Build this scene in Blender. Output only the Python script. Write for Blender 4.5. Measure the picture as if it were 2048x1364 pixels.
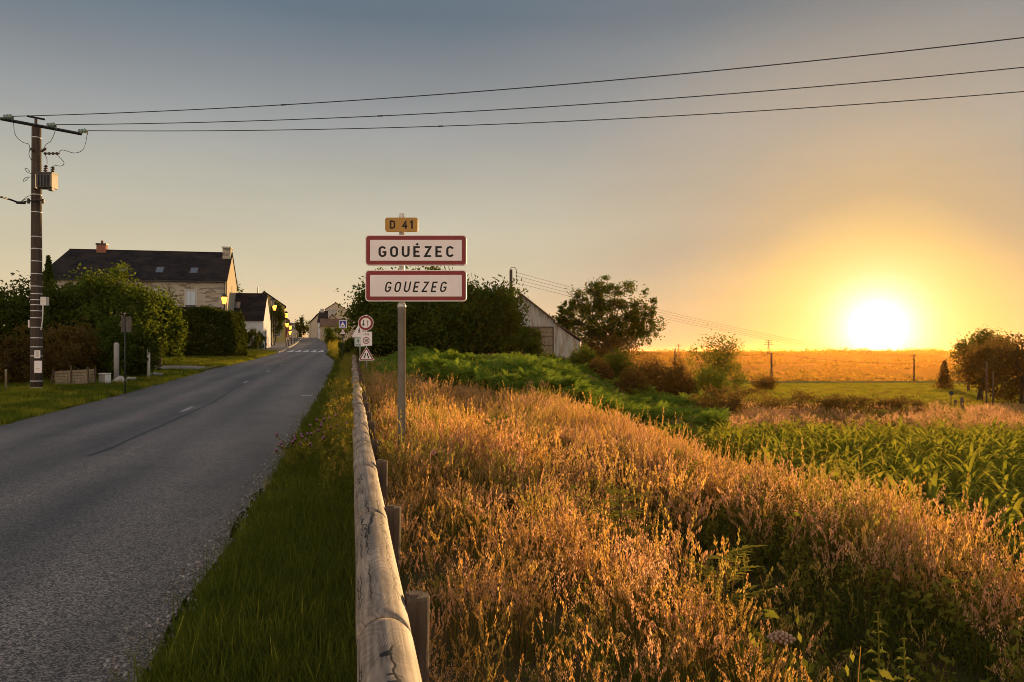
import bpy, math, random
import numpy as np
from mathutils import Vector

for o in list(bpy.data.objects): bpy.data.objects.remove(o)
scene = bpy.context.scene
ROOT = scene.collection
PI = math.pi

# ------------------------------------------------------------------ camera
EYE = 1.7
FPX = 1620.0
cam = bpy.data.cameras.new('camera'); cam_o = bpy.data.objects.new('camera', cam)
ROOT.objects.link(cam_o); scene.camera = cam_o
cam.sensor_width = 36.0; cam.lens = FPX / 2048 * 36; cam.shift_y = 23 / 2048
cam.clip_start = 0.05; cam.clip_end = 20000
cam_o.location = (0, 0, EYE); cam_o.rotation_euler = (PI / 2, 0, 0)

# ------------------------------------------------------------------ sky, sun, exposure
SUN_AZ = math.radians(24.3)      # to the right of straight ahead
SUN_EL = math.radians(3.0)
GLOW_EL = math.radians(1.55)     # centre of the bright patch as seen through the evening air
SUN_DIR = Vector((math.sin(SUN_AZ) * math.cos(SUN_EL), math.cos(SUN_AZ) * math.cos(SUN_EL), math.sin(SUN_EL)))
GLOW_DIR = Vector((math.sin(SUN_AZ) * math.cos(GLOW_EL), math.cos(SUN_AZ) * math.cos(GLOW_EL), math.sin(GLOW_EL)))
def lin(r, g, b):
    f = lambda c: (c / 255 / 12.92) if c / 255 <= .04045 else ((c / 255 + .055) / 1.055) ** 2.4
    return (f(r), f(g), f(b), 1)
def build_world():
    w = bpy.data.worlds.new('World'); scene.world = w; w.use_nodes = True
    nt = w.node_tree; n = nt.nodes; l = nt.links
    bg = n['Background']
    tc = n.new('ShaderNodeTexCoord')
    sep = n.new('ShaderNodeSeparateXYZ'); l.new(tc.outputs['Generated'], sep.inputs[0])
    base = n.new('ShaderNodeValToRGB'); l.new(sep.outputs['Z'], base.inputs[0])
    def ramp(node, stops, interp='EASE'):
        cr = node.color_ramp; cr.interpolation = interp
        while len(cr.elements) > 1: cr.elements.remove(cr.elements[-1])
        cr.elements[0].position = stops[0][0]; cr.elements[0].color = stops[0][1]
        for p, c in stops[1:]:
            e = cr.elements.new(p); e.color = c
    ramp(base, [(0.0, lin(230, 199, 153)), (.045, lin(226, 199, 158)), (.10, lin(206, 193, 163)), (.156, lin(190, 184, 163)),
                (.26, lin(155, 157, 156)), (.38, lin(98, 113, 126)), (.6, lin(98, 117, 138)), (1, lin(92, 110, 134))], 'LINEAR')
    dot = n.new('ShaderNodeVectorMath'); dot.operation = 'DOT_PRODUCT'
    l.new(tc.outputs['Generated'], dot.inputs[0]); dot.inputs[1].default_value = GLOW_DIR
    ac = n.new('ShaderNodeMath'); ac.operation = 'ARCCOSINE'; ac.use_clamp = False
    mn = n.new('ShaderNodeMath'); mn.operation = 'MINIMUM'; mn.inputs[1].default_value = .9999999
    l.new(dot.outputs['Value'], mn.inputs[0]); l.new(mn.outputs[0], ac.inputs[0])
    dg = n.new('ShaderNodeMath'); dg.operation = 'MULTIPLY'; dg.inputs[1].default_value = 1 / math.radians(50); l.new(ac.outputs[0], dg.inputs[0])
    glow = n.new('ShaderNodeValToRGB'); l.new(dg.outputs[0], glow.inputs[0])
    ramp(glow, [(0, (2.2, 2.1, 1.9, 1)), (1.2 / 50, (1.6, 1.5, 1.25, 1)), (2.0 / 50, (1.1, 1.02, .76, 1)), (2.8 / 50, (.92, .83, .50, 1)), (3.8 / 50, (.84, .70, .33, 1)), (5 / 50, (.80, .60, .25, 1)), (6.5 / 50, (.73, .51, .22, 1)),
                (9 / 50, (.56, .41, .23, 1)), (14 / 50, (.45, .36, .25, 1)), (1, (.34, .30, .24, 1))], 'LINEAR')
    fac = n.new('ShaderNodeValToRGB'); l.new(dg.outputs[0], fac.inputs[0])
    g = lambda v: (v, v, v, 1)
    ramp(fac, [(0, g(1)), (6 / 50, g(1)), (10 / 50, g(.93)), (14 / 50, g(.7)), (19 / 50, g(.42)), (23 / 50, g(.17)), (34 / 50, g(.03)), (1, g(0))], 'LINEAR')
    mix = n.new('ShaderNodeMix'); mix.data_type = 'RGBA'
    l.new(fac.outputs[0], mix.inputs[0]); l.new(base.outputs[0], mix.inputs[6]); l.new(glow.outputs[0], mix.inputs[7])
    # the brightness spreads further along the horizon than upwards
    sq = n.new('ShaderNodeVectorMath'); sq.operation = 'MULTIPLY'; sq.inputs[1].default_value = (1, 1, 3.2); l.new(tc.outputs['Generated'], sq.inputs[0])
    nm = n.new('ShaderNodeVectorMath'); nm.operation = 'NORMALIZE'; l.new(sq.outputs[0], nm.inputs[0])
    d2 = n.new('ShaderNodeVectorMath'); d2.operation = 'DOT_PRODUCT'; l.new(nm.outputs[0], d2.inputs[0]); d2.inputs[1].default_value = Vector((GLOW_DIR.x, GLOW_DIR.y, GLOW_DIR.z * 1.5)).normalized()
    r2 = n.new('ShaderNodeMapRange'); r2.interpolation_type = 'SMOOTHSTEP'; r2.inputs[1].default_value = math.cos(math.radians(24)); r2.inputs[2].default_value = 1; l.new(d2.outputs['Value'], r2.inputs[0])
    hb = n.new('ShaderNodeMix'); hb.data_type = 'RGBA'; hb.blend_type = 'ADD'; l.new(r2.outputs[0], hb.inputs[0]); l.new(mix.outputs[2], hb.inputs[6]); hb.inputs[7].default_value = (.24, .13, .0, 1)
    sky = n.new('ShaderNodeTexSky'); sky.sky_type = 'NISHITA'; sky.sun_disc = False
    sky.sun_elevation = SUN_EL; sky.sun_rotation = SUN_AZ; sky.dust_density = 2.0
    sc_ = n.new('ShaderNodeMix'); sc_.data_type = 'RGBA'; sc_.blend_type = 'ADD'; sc_.inputs[0].default_value = .0015
    # broad rosy fill added to the unseen sky opposite the sun, strongest low down
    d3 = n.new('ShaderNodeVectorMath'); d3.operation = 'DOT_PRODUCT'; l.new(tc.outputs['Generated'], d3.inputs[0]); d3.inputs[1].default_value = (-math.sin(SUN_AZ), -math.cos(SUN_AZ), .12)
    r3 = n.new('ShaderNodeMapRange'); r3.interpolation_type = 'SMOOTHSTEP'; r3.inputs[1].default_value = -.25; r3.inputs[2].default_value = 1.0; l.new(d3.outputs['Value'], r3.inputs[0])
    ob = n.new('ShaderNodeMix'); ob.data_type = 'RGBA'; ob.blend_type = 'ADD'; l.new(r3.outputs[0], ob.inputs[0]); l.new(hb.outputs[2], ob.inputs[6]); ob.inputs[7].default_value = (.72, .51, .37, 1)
    # faint uneven veil
    st = n.new('ShaderNodeMapping'); st.inputs['Scale'].default_value = (1.5, 1.5, 7); l.new(tc.outputs['Generated'], st.inputs[0])
    cn = n.new('ShaderNodeTexNoise'); cn.inputs['Scale'].default_value = 1.6; cn.inputs['Detail'].default_value = 4; l.new(st.outputs[0], cn.inputs['Vector'])
    cm = n.new('ShaderNodeMapRange'); cm.inputs[1].default_value = .3; cm.inputs[2].default_value = .7; cm.inputs[3].default_value = .94; cm.inputs[4].default_value = 1.06; l.new(cn.outputs['Fac'], cm.inputs[0])
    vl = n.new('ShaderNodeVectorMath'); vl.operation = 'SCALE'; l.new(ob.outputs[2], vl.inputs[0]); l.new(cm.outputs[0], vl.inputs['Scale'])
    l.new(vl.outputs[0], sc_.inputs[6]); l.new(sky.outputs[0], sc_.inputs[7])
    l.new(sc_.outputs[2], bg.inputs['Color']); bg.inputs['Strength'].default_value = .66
build_world()
sun = bpy.data.lights.new('sun', 'SUN'); sun_o = bpy.data.objects.new('sun', sun); ROOT.objects.link(sun_o)
sun.energy = 5.0; sun.angle = math.radians(.6); sun.color = (1.0, .60, .25)
sun_o.rotation_euler = (-SUN_DIR).to_track_quat('-Z', 'Y').to_euler()
scene.view_settings.view_transform = 'Standard'; scene.view_settings.look = 'None'
scene.view_settings.exposure = 0.72; scene.view_settings.gamma = 1.0
try:
    scene.cycles.use_denoising = True
    scene.cycles.max_bounces = 6; scene.cycles.diffuse_bounces = 3; scene.cycles.transmission_bounces = 4
    scene.cycles.transparent_max_bounces = 6; scene.cycles.volume_bounces = 0
    scene.cycles.sample_clamp_indirect = 4; scene.cycles.filter_width = .95
except Exception: pass

# ------------------------------------------------------------------ helpers: placing
def P(px, py, Y): return Vector(((px - 1024) * Y / FPX, Y, EYE - (py - 705) * Y / FPX))
TS, TC = -.1938, .9811           # the road runs slightly to the left
RX0 = .119
def uv2xy(u, v): return (RX0 + u * TC + v * TS, -u * TS + v * TC)
def xy2uv(x, y): return ((x - RX0) * TC - y * TS, (x - RX0) * TS + y * TC)
_pv = np.array([-60, 0, 10, 20, 30, 40, 50, 63, 88, 120, 184, 196, 215, 260, 400, 4000], float)
_pz = np.array([0, 0, .0, .12, .33, .6, .84, 1.14, 1.75, 2.75, 4.95, 5.2, 5.3, 5.2, 4.2, 4.2], float)
def zr(v): return np.interp(v, _pv, _pz)
def ul(v): return np.interp(v, [0, 50, 75, 88, 130, 184, 260], [-7.7, -7.7, -7.6, -7.27, -8.5, -10.75, -14])
def ur(v): return np.interp(v, [0, 50, 62, 78, 88, 130, 184, 260], [-1.2, -1.2, -1.45, -2.5, -2.68, -3.2, -4.87, -8])
def sst(a, b, x):
    t = np.clip((x - a) / (b - a), 0, 1); return t * t * (3 - 2 * t)
def vnoise(x, y, s=1.0):
    return (np.sin(x * s * 1.3 + 1.7 * np.sin(y * s * .7)) + np.sin(y * s * 1.1 + 2.1 * np.sin(x * s * .9 + 1.3)) + np.sin((x + y) * s * .63 + .5)) / 3
def ground_uv(u, v):
    u = np.asarray(u, float); v = np.asarray(v, float)
    X = RX0 + u * TC + v * TS; Y = -u * TS + v * TC
    z0 = zr(v)
    # right-hand side: bank, ditch, grassy ridge, then the field
    zf = -1.25 - .02 * np.clip(Y - 20, 0, 150) - .055 * np.clip(Y - 170, 0, 480) 
    r = np.hypot(X, Y)
    zf = zf + sst(800, 2900, r) * 37 + sst(300, 900, r) * vnoise(X, Y, .004) * 3
    ka = np.interp(v, [0, 22, 50, 90], [5.2, 5.0, 10, 18]); kb = np.interp(v, [0, 22, 50, 90], [7.2, 7.4, 22, 42])
    k = np.clip((u - ka) / (kb - ka), 0, 1); k = k * k * (3 - 2 * k)
    near = np.interp(v, [0, 22, 40], [1, 1, 0])
    ditch = -.62 * np.exp(-((u - 2.9) / .85) ** 2) * np.interp(v, [0, 7, 11], [1, 1, .15]) - .27 * sst(1.6, 4.6, u)
    zR = (z0 + ditch * near) * (1 - k) + zf * k + .03 * vnoise(X, Y, 1.7)
    # left-hand side rises gently towards the gardens
    d = np.clip(-u - 7.7, 0, 400)
    zL = z0 + .02 * np.clip(d - 1.5, 0, 60) + .05 * vnoise(X, Y, .8) * sst(0, 2, d)
    z = np.where(u > -4.4, np.where(u > -1.2, zR, z0), zL)
    e = .12
    inroad = sst(-e, e, u - ul(v) + e) * sst(-e, e, ur(v) - u + e) * np.where(v < 300, 1, 0)
    z = z - .12 * inroad + (1 - inroad) * .02
    return z
def ground(x, y):
    u, v = xy2uv(np.asarray(x, float), np.asarray(y, float)); return ground_uv(u, v)
def gz(x, y): return float(ground(x, y))

# ------------------------------------------------------------------ helpers: materials
MATS = {}
def nodes_of(m):
    m.use_nodes = True; nt = m.node_tree; return nt, nt.nodes, nt.links
def pm(name, c1, c2=None, scale=5.0, rough=.8, bump=0.0, bscale=None, metal=0.0, spec=.3, stretch=None, detail=6, contrast=(.35, .65), c3=None, c3scale=None, emit=None):
    m = bpy.data.materials.new(name); MATS[name] = m
    nt, n, l = nodes_of(m); b = n['Principled BSDF']
    b.inputs['Roughness'].default_value = rough; b.inputs['Metallic'].default_value = metal
    b.inputs['Specular IOR Level'].default_value = spec
    b.inputs['Base Color'].default_value = (*c1, 1)
    tc = n.new('ShaderNodeTexCoord'); vec = tc.outputs['Object']
    if stretch:
        mp = n.new('ShaderNodeMapping'); mp.inputs['Scale'].default_value = stretch; l.new(vec, mp.inputs[0]); vec = mp.outputs[0]
    if c2:
        t = n.new('ShaderNodeTexNoise'); t.inputs['Scale'].default_value = scale; t.inputs['Detail'].default_value = detail; l.new(vec, t.inputs['Vector'])
        r = n.new('ShaderNodeValToRGB'); r.color_ramp.elements[0].position = contrast[0]; r.color_ramp.elements[1].position = contrast[1]
        r.color_ramp.elements[0].color = (*c1, 1); r.color_ramp.elements[1].color = (*c2, 1)
        l.new(t.outputs['Fac'], r.inputs[0]); out = r.outputs[0]
        if c3:
            t3 = n.new('ShaderNodeTexNoise'); t3.inputs['Scale'].default_value = c3scale or scale * .2; l.new(vec, t3.inputs['Vector'])
            r3 = n.new('ShaderNodeValToRGB'); r3.color_ramp.elements[0].position = .45; r3.color_ramp.elements[1].position = .65
            l.new(t3.outputs['Fac'], r3.inputs[0])
            mx = n.new('ShaderNodeMix'); mx.data_type = 'RGBA'; l.new(r3.outputs[0], mx.inputs[0]); l.new(out, mx.inputs[6]); mx.inputs[7].default_value = (*c3, 1)
            out = mx.outputs[2]
        l.new(out, b.inputs['Base Color'])
    if bump:
        t2 = n.new('ShaderNodeTexNoise'); t2.inputs['Scale'].default_value = bscale or scale * 3; t2.inputs['Detail'].default_value = 5; l.new(vec, t2.inputs['Vector'])
        bp = n.new('ShaderNodeBump'); bp.inputs['Strength'].default_value = bump; bp.inputs['Distance'].default_value = .02
        l.new(t2.outputs['Fac'], bp.inputs['Height']); l.new(bp.outputs[0], b.inputs['Normal'])
    if emit:
        b.inputs['Emission Color'].default_value = (*emit[0], 1); b.inputs['Emission Strength'].default_value = emit[1]
    return m
def leafmat(name, c1, c2, trans=.45, rough=.55, tint=(1.15, 1.0, .6), patch=None):
    """leaf: colour varies per leaf; part of the light passes through it"""
    m = bpy.data.materials.new(name); MATS[name] = m
    nt, n, l = nodes_of(m); b = n['Principled BSDF']; out = n['Material Output']
    ge = n.new('ShaderNodeNewGeometry'); oi = n.new('ShaderNodeObjectInfo')
    ad = n.new('ShaderNodeMath'); ad.operation = 'ADD'; l.new(ge.outputs['Random Per Island'], ad.inputs[0]); l.new(oi.outputs['Random'], ad.inputs[1])
    hf = n.new('ShaderNodeMath'); hf.operation = 'MULTIPLY'; hf.inputs[1].default_value = .5; l.new(ad.outputs[0], hf.inputs[0])
    mx = n.new('ShaderNodeMix'); mx.data_type = 'RGBA'; mx.inputs[6].default_value = (*c1, 1); mx.inputs[7].default_value = (*c2, 1)
    l.new(hf.outputs[0], mx.inputs[0]); col = mx.outputs[2]
    if patch:
        tx = n.new('ShaderNodeTexNoise'); tx.inputs['Scale'].default_value = patch[1]; tx.inputs['Detail'].default_value = 3
        l.new(ge.outputs['Position'], tx.inputs['Vector'])
        rp = n.new('ShaderNodeValToRGB'); rp.color_ramp.elements[0].position = .48; rp.color_ramp.elements[1].position = .6; l.new(tx.outputs['Fac'], rp.inputs[0])
        m2 = n.new('ShaderNodeMix'); m2.data_type = 'RGBA'; l.new(rp.outputs[0], m2.inputs[0]); l.new(col, m2.inputs[6]); m2.inputs[7].default_value = (*patch[0], 1); col = m2.outputs[2]
    l.new(col, b.inputs['Base Color']); b.inputs['Roughness'].default_value = max(rough, .6); b.inputs['Specular IOR Level'].default_value = 0
    tr = n.new('ShaderNodeBsdfTranslucent')
    mt = n.new('ShaderNodeMix'); mt.data_type = 'RGBA'; mt.blend_type = 'MULTIPLY'; mt.inputs[0].default_value = 1; l.new(col, mt.inputs[6]); mt.inputs[7].default_value = (*[t * 1.6 for t in tint], 1)
    l.new(mt.outputs[2], tr.inputs[0])
    ms = n.new('ShaderNodeMixShader'); ms.inputs[0].default_value = trans; l.new(b.outputs[0], ms.inputs[1]); l.new(tr.outputs[0], ms.inputs[2])
    l.new(ms.outputs[0], out.inputs['Surface'])
    return m

# ------------------------------------------------------------------ helpers: meshes and objects
def rng(seed): return np.random.default_rng(seed)
def mesh_np(name, V, quads=None, tris=None, mats=(), midx=None, smooth=False):
    V = np.asarray(V, np.float32).reshape(-1, 3)
    me = bpy.data.meshes.new(name)
    q = np.zeros((0, 4), np.int32) if quads is None else np.asarray(quads, np.int32).reshape(-1, 4)
    t = np.zeros((0, 3), np.int32) if tris is None else np.asarray(tris, np.int32).reshape(-1, 3)
    me.vertices.add(len(V)); me.vertices.foreach_set('co', V.ravel())
    me.loops.add(q.size + t.size); me.loops.foreach_set('vertex_index', np.concatenate([q.ravel(), t.ravel()]))
    nf = len(q) + len(t); me.polygons.add(nf)
    st = np.concatenate([np.arange(len(q)) * 4, q.size + np.arange(len(t)) * 3]).astype(np.int32)
    me.polygons.foreach_set('loop_start', st)
    try: me.polygons.foreach_set('loop_total', np.concatenate([np.full(len(q), 4), np.full(len(t), 3)]).astype(np.int32))
    except Exception: pass
    for m in mats: me.materials.append(m)
    if midx is not None: me.polygons.foreach_set('material_index', np.asarray(midx, np.int32))
    me.polygons.foreach_set('use_smooth', np.full(nf, smooth))
    me.update(calc_edges=True)
    return me
def link(name, me, parent=None, loc=None, rot=None):
    o = bpy.data.objects.new(name, me); ROOT.objects.link(o)
    if loc is not None: o.location = loc
    if rot is not None: o.rotation_euler = rot
    if parent is not None: o.parent = parent
    return o
def tag(o, label=None, cat=None, group=None, kind=None):
    if label: o['label'] = label
    if cat: o['category'] = cat
    if group: o['group'] = group
    if kind: o['kind'] = kind
    return o
def thing(name, label, cat, loc=(0, 0, 0), rz=0, group=None):
    return tag(link(name, None, None, loc, (0, 0, rz)), label, cat, group)
class MB:
    def __init__(s): s.v = []; s.f = []
    def add(s, vs, fs):
        k = len(s.v); s.v += [tuple(p) for p in vs]; s.f += [tuple(i + k for i in f) for f in fs]; return s
    def box(s, x0, x1, y0, y1, z0, z1):
        return s.add([(x0, y0, z0), (x1, y0, z0), (x1, y1, z0), (x0, y1, z0), (x0, y0, z1), (x1, y0, z1), (x1, y1, z1), (x0, y1, z1)],
                     [(0, 3, 2, 1), (4, 5, 6, 7), (0, 1, 5, 4), (1, 2, 6, 5), (2, 3, 7, 6), (3, 0, 4, 7)])
    def tube(s, pts, r, n=8, cap=True):
        pts = [Vector(p) for p in pts]; rs = r if hasattr(r, '__len__') else [r] * len(pts)
        vs = []; fs = []; ref = None
        for i, p in enumerate(pts):
            d = (pts[min(i + 1, len(pts) - 1)] - pts[max(i - 1, 0)]).normalized()
            a = Vector((0, 0, 1)) if abs(d.z) < .9 else Vector((1, 0, 0))
            if ref is None: ref = d.cross(a).normalized()
            x = (ref - d * ref.dot(d)); x = x.normalized() if x.length > 1e-6 else d.cross(a).normalized()
            ref = x; y = d.cross(x)
            for j in range(n):
                t = 2 * PI * j / n; vs.append(p + (x * math.cos(t) + y * math.sin(t)) * rs[i])
        m = len(pts)
        for i in range(m - 1):
            for j in range(n):
                a = i * n + j; b = i * n + (j + 1) % n; fs.append((a, b, b + n, a + n))
        if cap: fs.append(tuple(range(n - 1, -1, -1))); fs.append(tuple((m - 1) * n + j for j in range(n)))
        return s.add(vs, fs)
    def lathe(s, prof, n=12, c=(0, 0, 0)):
        vs = [(c[0] + r * math.cos(2 * PI * j / n), c[1] + r * math.sin(2 * PI * j / n), c[2] + z) for r, z in prof for j in range(n)]
        fs = []
        for i in range(len(prof) - 1):
            for j in range(n): fs.append((i * n + j, i * n + (j + 1) % n, (i + 1) * n + (j + 1) % n, (i + 1) * n + j))
        fs.append(tuple(range(n - 1, -1, -1))); fs.append(tuple((len(prof) - 1) * n + j for j in range(n)))
        return s.add(vs, fs)
    def prism(s, poly, y0, y1):          # polygon in xz, pulled along y
        n = len(poly); vs = [(x, y0, z) for x, z in poly] + [(x, y1, z) for x, z in poly]
        fs = [tuple(range(n)), tuple(range(2 * n - 1, n - 1, -1))] + [(i, i + n, (i + 1) % n + n, (i + 1) % n) for i in range(n)]
        return s.add(vs, fs)
    def prismx(s, poly, x0, x1):         # polygon in yz, pulled along x
        n = len(poly); vs = [(x0, y, z) for y, z in poly] + [(x1, y, z) for y, z in poly]
        fs = [tuple(range(n)), tuple(range(2 * n - 1, n - 1, -1))] + [(i, i + n, (i + 1) % n + n, (i + 1) % n) for i in range(n)]
        return s.add(vs, fs)
    def mesh(s, name, mat, smooth=False):
        me = bpy.data.meshes.new(name); me.from_pydata(s.v, [], s.f); me.materials.append(mat)
        bm_fix(me)
        if smooth: me.polygons.foreach_set('use_smooth', [len(p.vertices) == 4 for p in me.polygons])
        return me
    def build(s, name, mat, parent=None, smooth=False, loc=None, rot=None):
        return link(name, s.mesh(name, mat, smooth), parent, loc, rot)
import bmesh
def bm_fix(me):
    b = bmesh.new(); b.from_mesh(me); bmesh.ops.recalc_face_normals(b, faces=b.faces); b.to_mesh(me); b.free()

# ---- leaf clouds
def unit(r, n):
    a = r.normal(size=(n, 3)); return a / np.linalg.norm(a, axis=1, keepdims=True)
def leaves(pts, size, r, aspect=.5, up=0.0):
    n = len(pts); t = unit(r, n); t[:, 2] += up; t /= np.linalg.norm(t, axis=1, keepdims=True)
    b = np.cross(t, unit(r, n)); b /= np.maximum(np.linalg.norm(b, axis=1, keepdims=True), 1e-6)
    a = size * r.uniform(.6, 1.3, (n, 1))
    V = np.stack([pts - t * a * .5, pts + b * a * aspect * .5, pts + t * a * .5, pts - b * a * aspect * .5], 1)
    return V.reshape(-1, 3), np.arange(n * 4).reshape(-1, 4)
def crown_pts(r, c, rad, n, nclus=60, cr=.22, inner=.45, squash=0.0):
    d = unit(r, nclus); fr = inner + (1 - inner) * r.uniform(0, 1, (nclus, 1)) ** .6
    fr = fr * (1 + .12 * r.normal(size=(nclus, 1)))
    cc = d * fr
    if squash: cc[:, 2] = np.where(cc[:, 2] < 0, cc[:, 2] * squash, cc[:, 2])
    k = r.integers(0, nclus, n)
    p = cc[k] + r.normal(size=(n, 3)) * cr * r.uniform(.5, 1.2, (nclus, 1))[k]
    return p * np.array(rad) + np.array(c), cc * np.array(rad) + np.array(c)
def tree(name, label, cat, x, y, h, rad, mleaf, mbark, seed, n=6000, leaf=.25, nclus=60, cr=.2, trunk_r=.15, base=None, group=None, limbs=12, inner=.45, zc=None, zb=None, aspect=.5, squash=0, lean=0):
    r = rng(seed); g = gz(x, y) if zb is None else zb
    t = thing(name, label, cat, (x, y, g), 0, group)
    cz = h - rad[2] if zc is None else zc
    p, cc = crown_pts(r, (lean, 0, cz), rad, n, nclus, cr, inner, squash)
    p[:, 2] = np.maximum(p[:, 2], .05)
    V, Q = leaves(p, leaf, r, aspect)
    link('crown', mesh_np('crown', V, Q, mats=[mleaf]), t)
    m = MB(); th = max(.2, cz - rad[2] * .3)
    m.tube([(0, 0, -.3), (lean * .15, .02, th * .4), (lean * .5, 0, th), (lean * .8, .03, cz + rad[2] * .4)], [trunk_r * 1.25, trunk_r, trunk_r * .75, trunk_r * .25], 8)
    for i in range(limbs):
        q = cc[i % len(cc)]; s0 = Vector((lean * .5, 0, th * r.uniform(.75, 1.2)))
        mid = s0.lerp(Vector(q), .5) + Vector((0, 0, .12 * rad[2] * r.normal()))
        m.tube([s0, mid, q], [trunk_r * .5, trunk_r * .3, trunk_r * .08], 6, False)
    m.build('trunk', mbark, t, True)
    return t

# ------------------------------------------------------------------ geometry-node scatter (for stuff nobody could count)
def scatter(name, pts, rot, scl, idx, protos, label, cat):
    me = mesh_np(name, pts)
    n = len(pts)
    a = me.attributes.new('rot', 'FLOAT_VECTOR', 'POINT'); a.data.foreach_set('vector', np.asarray(rot, np.float32).ravel())
    a = me.attributes.new('scl', 'FLOAT_VECTOR', 'POINT'); a.data.foreach_set('vector', np.asarray(scl, np.float32).ravel())
    a = me.attributes.new('idx', 'INT', 'POINT'); a.data.foreach_set('value', np.asarray(idx, np.int32))
    o = link(name, me); tag(o, label, cat, kind='stuff')
    col = bpy.data.collections.new(name + '_kinds')
    for i, pmsh in enumerate(protos):
        po = bpy.data.objects.new('%s_kind_%02d' % (name, i), pmsh); col.objects.link(po)
    ng = bpy.data.node_groups.new(name, 'GeometryNodeTree')
    ng.interface.new_socket('Geometry', in_out='INPUT', socket_type='NodeSocketGeometry')
    ng.interface.new_socket('Geometry', in_out='OUTPUT', socket_type='NodeSocketGeometry')
    N = ng.nodes; L = ng.links
    gi = N.new('NodeGroupInput'); go = N.new('NodeGroupOutput')
    ci = N.new('GeometryNodeCollectionInfo'); ci.inputs['Collection'].default_value = col
    ci.inputs['Separate Children'].default_value = True; ci.inputs['Reset Children'].default_value = True
    ip = N.new('GeometryNodeInstanceOnPoints'); ip.inputs['Pick Instance'].default_value = True
    def attr(nm, ty):
        x = N.new('GeometryNodeInputNamedAttribute'); x.data_type = ty; x.inputs['Name'].default_value = nm; return x.outputs['Attribute']
    L.new(gi.outputs[0], ip.inputs['Points']); L.new(ci.outputs[0], ip.inputs['Instance'])
    L.new(attr('idx', 'INT'), ip.inputs['Instance Index'])
    er = N.new('FunctionNodeEulerToRotation'); L.new(attr('rot', 'FLOAT_VECTOR'), er.inputs[0]); L.new(er.outputs[0], ip.inputs['Rotation'])
    L.new(attr('scl', 'FLOAT_VECTOR'), ip.inputs['Scale']); L.new(ip.outputs[0], go.inputs[0])
    md = o.modifiers.new('plants', 'NODES'); md.node_group = ng
    return o
def fill(r, n, u0, u1, v0, v1, keep=None):
    u = r.uniform(u0, u1, n); v = r.uniform(v0, v1, n)
    if keep is not None: k = keep(u, v); u, v = u[k], v[k]
    x, y = uv2xy(u, v); return u, v, np.stack([x, y, ground_uv(u, v) - .01], 1)
def in_view(P3, pad=.12):
    """only plants that the photograph could show"""
    y = P3[:, 1]; t = P3[:, 0] / np.maximum(y, .3)
    return (y > 1.2) & (np.abs(t) < .632 + pad + .9 / np.maximum(y, 1))

# ------------------------------------------------------------------ materials
pm('earth', (.060, .045, .025), (.105, .075, .038), 2.5, .95, .6, 14, spec=0, c3=(.065, .065, .022), c3scale=.6)
pm('meadow', (.10, .13, .03), (.17, .17, .05), .9, .95, .8, 6, spec=0, c3=(.20, .16, .06), c3scale=.12)
pm('white_paint', (.78, .78, .76), (.62, .61, .58), 9, .6, spec=.3)
pm('worn_paint', (.50, .49, .46), (.22, .21, .2), 14, .8)
pm('galva', (.50, .49, .46), (.60, .59, .56), 8, .36, metal=.25, spec=.6)
pm('sign_white', (.90, .83, .80), (.85, .78, .75), 6, .45, spec=.4)
pm('sign_red', (.26, .022, .022), (.22, .02, .02), 5, .45, spec=.4)
pm('sign_black', (.012, .012, .013), rough=.5)
pm('sign_yellow', (.50, .27, .06), (.44, .24, .05), 6, .5)
pm('sign_blue', (.02, .06, .36), rough=.45)
pm('sign_back', (.07, .065, .06), (.11, .10, .09), 5, .5, metal=.3)
pm('pole_wood', (.045, .034, .026), (.09, .068, .052), 3, .85, .5, 12, stretch=(6, 6, .5))
pm('dark_metal', (.035, .035, .037), (.06, .058, .055), 5, .5, metal=.4)
pm('transformer_grey', (.045, .045, .05), (.07, .07, .072), 6, .5, metal=.2)
pm('porcelain', (.06, .035, .025), rough=.25, spec=.6)
pm('glass_insulator', (.18, .26, .24), rough=.15, spec=.6)
pm('wire_black', (.02, .02, .022), rough=.6)
pm('band_steel', (.62, .62, .60), rough=.35, metal=.6)
pm('slate', (.013, .014, .017), (.026, .027, .031), 2.2, .85, .35, 16, spec=.05, stretch=(1, 1, 2.5), c3=(.036, .032, .03), c3scale=.5)
pm('tile_brown', (.12, .07, .045), (.20, .12, .08), 3, .85, .4, 14)
pm('render_white', (.66, .68, .70), (.56, .58, .60), 1.2, .9, .15, 12)
pm('render_cream', (.46, .40, .28), (.40, .345, .24), 1.0, .9, .15, 12)
pm('render_yellow', (.42, .36, .12), (.34, .29, .10), 1.0, .9, .2, 12)
pm('render_beige', (.55, .46, .33), (.46, .38, .27), 1.0, .9, .2, 12)
pm('granite', (.50, .48, .44), (.40, .38, .34), 4, .8, .2, 20)
pm('brick_red', (.22, .09, .06), (.30, .13, .08), 6, .85, .4, 20)
pm('shutter_blue', (.52, .60, .66), (.46, .54, .60), 4, .6)
pm('window_glass', (.05, .06, .07), rough=.08, spec=.7)
pm('skylight_glass', (.10, .12, .15), rough=.06, spec=1.0)
pm('corrugated', (.46, .46, .43), (.36, .36, .33), 1.6, .55, .1, 8, metal=.25, stretch=(3, 3, .6), c3=(.30, .24, .17), c3scale=.9)
pm('board_dark', (.11, .085, .055), (.17, .13, .085), 3, .9, .4, 14, stretch=(1, 1, 6))
pm('board_pale', (.20, .16, .10), (.30, .25, .17), 3, .9, .4, 14, stretch=(5, 5, 1))
pm('concrete', (.30, .29, .27), (.38, .36, .33), 3, .9, .25, 20)
pm('asphalt_path', (.16, .145, .125), (.22, .20, .17), 3, .95, .4, 60)
pm('gravel', (.22, .20, .165), (.30, .27, .22), 20, .95, .7, 60)
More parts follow.
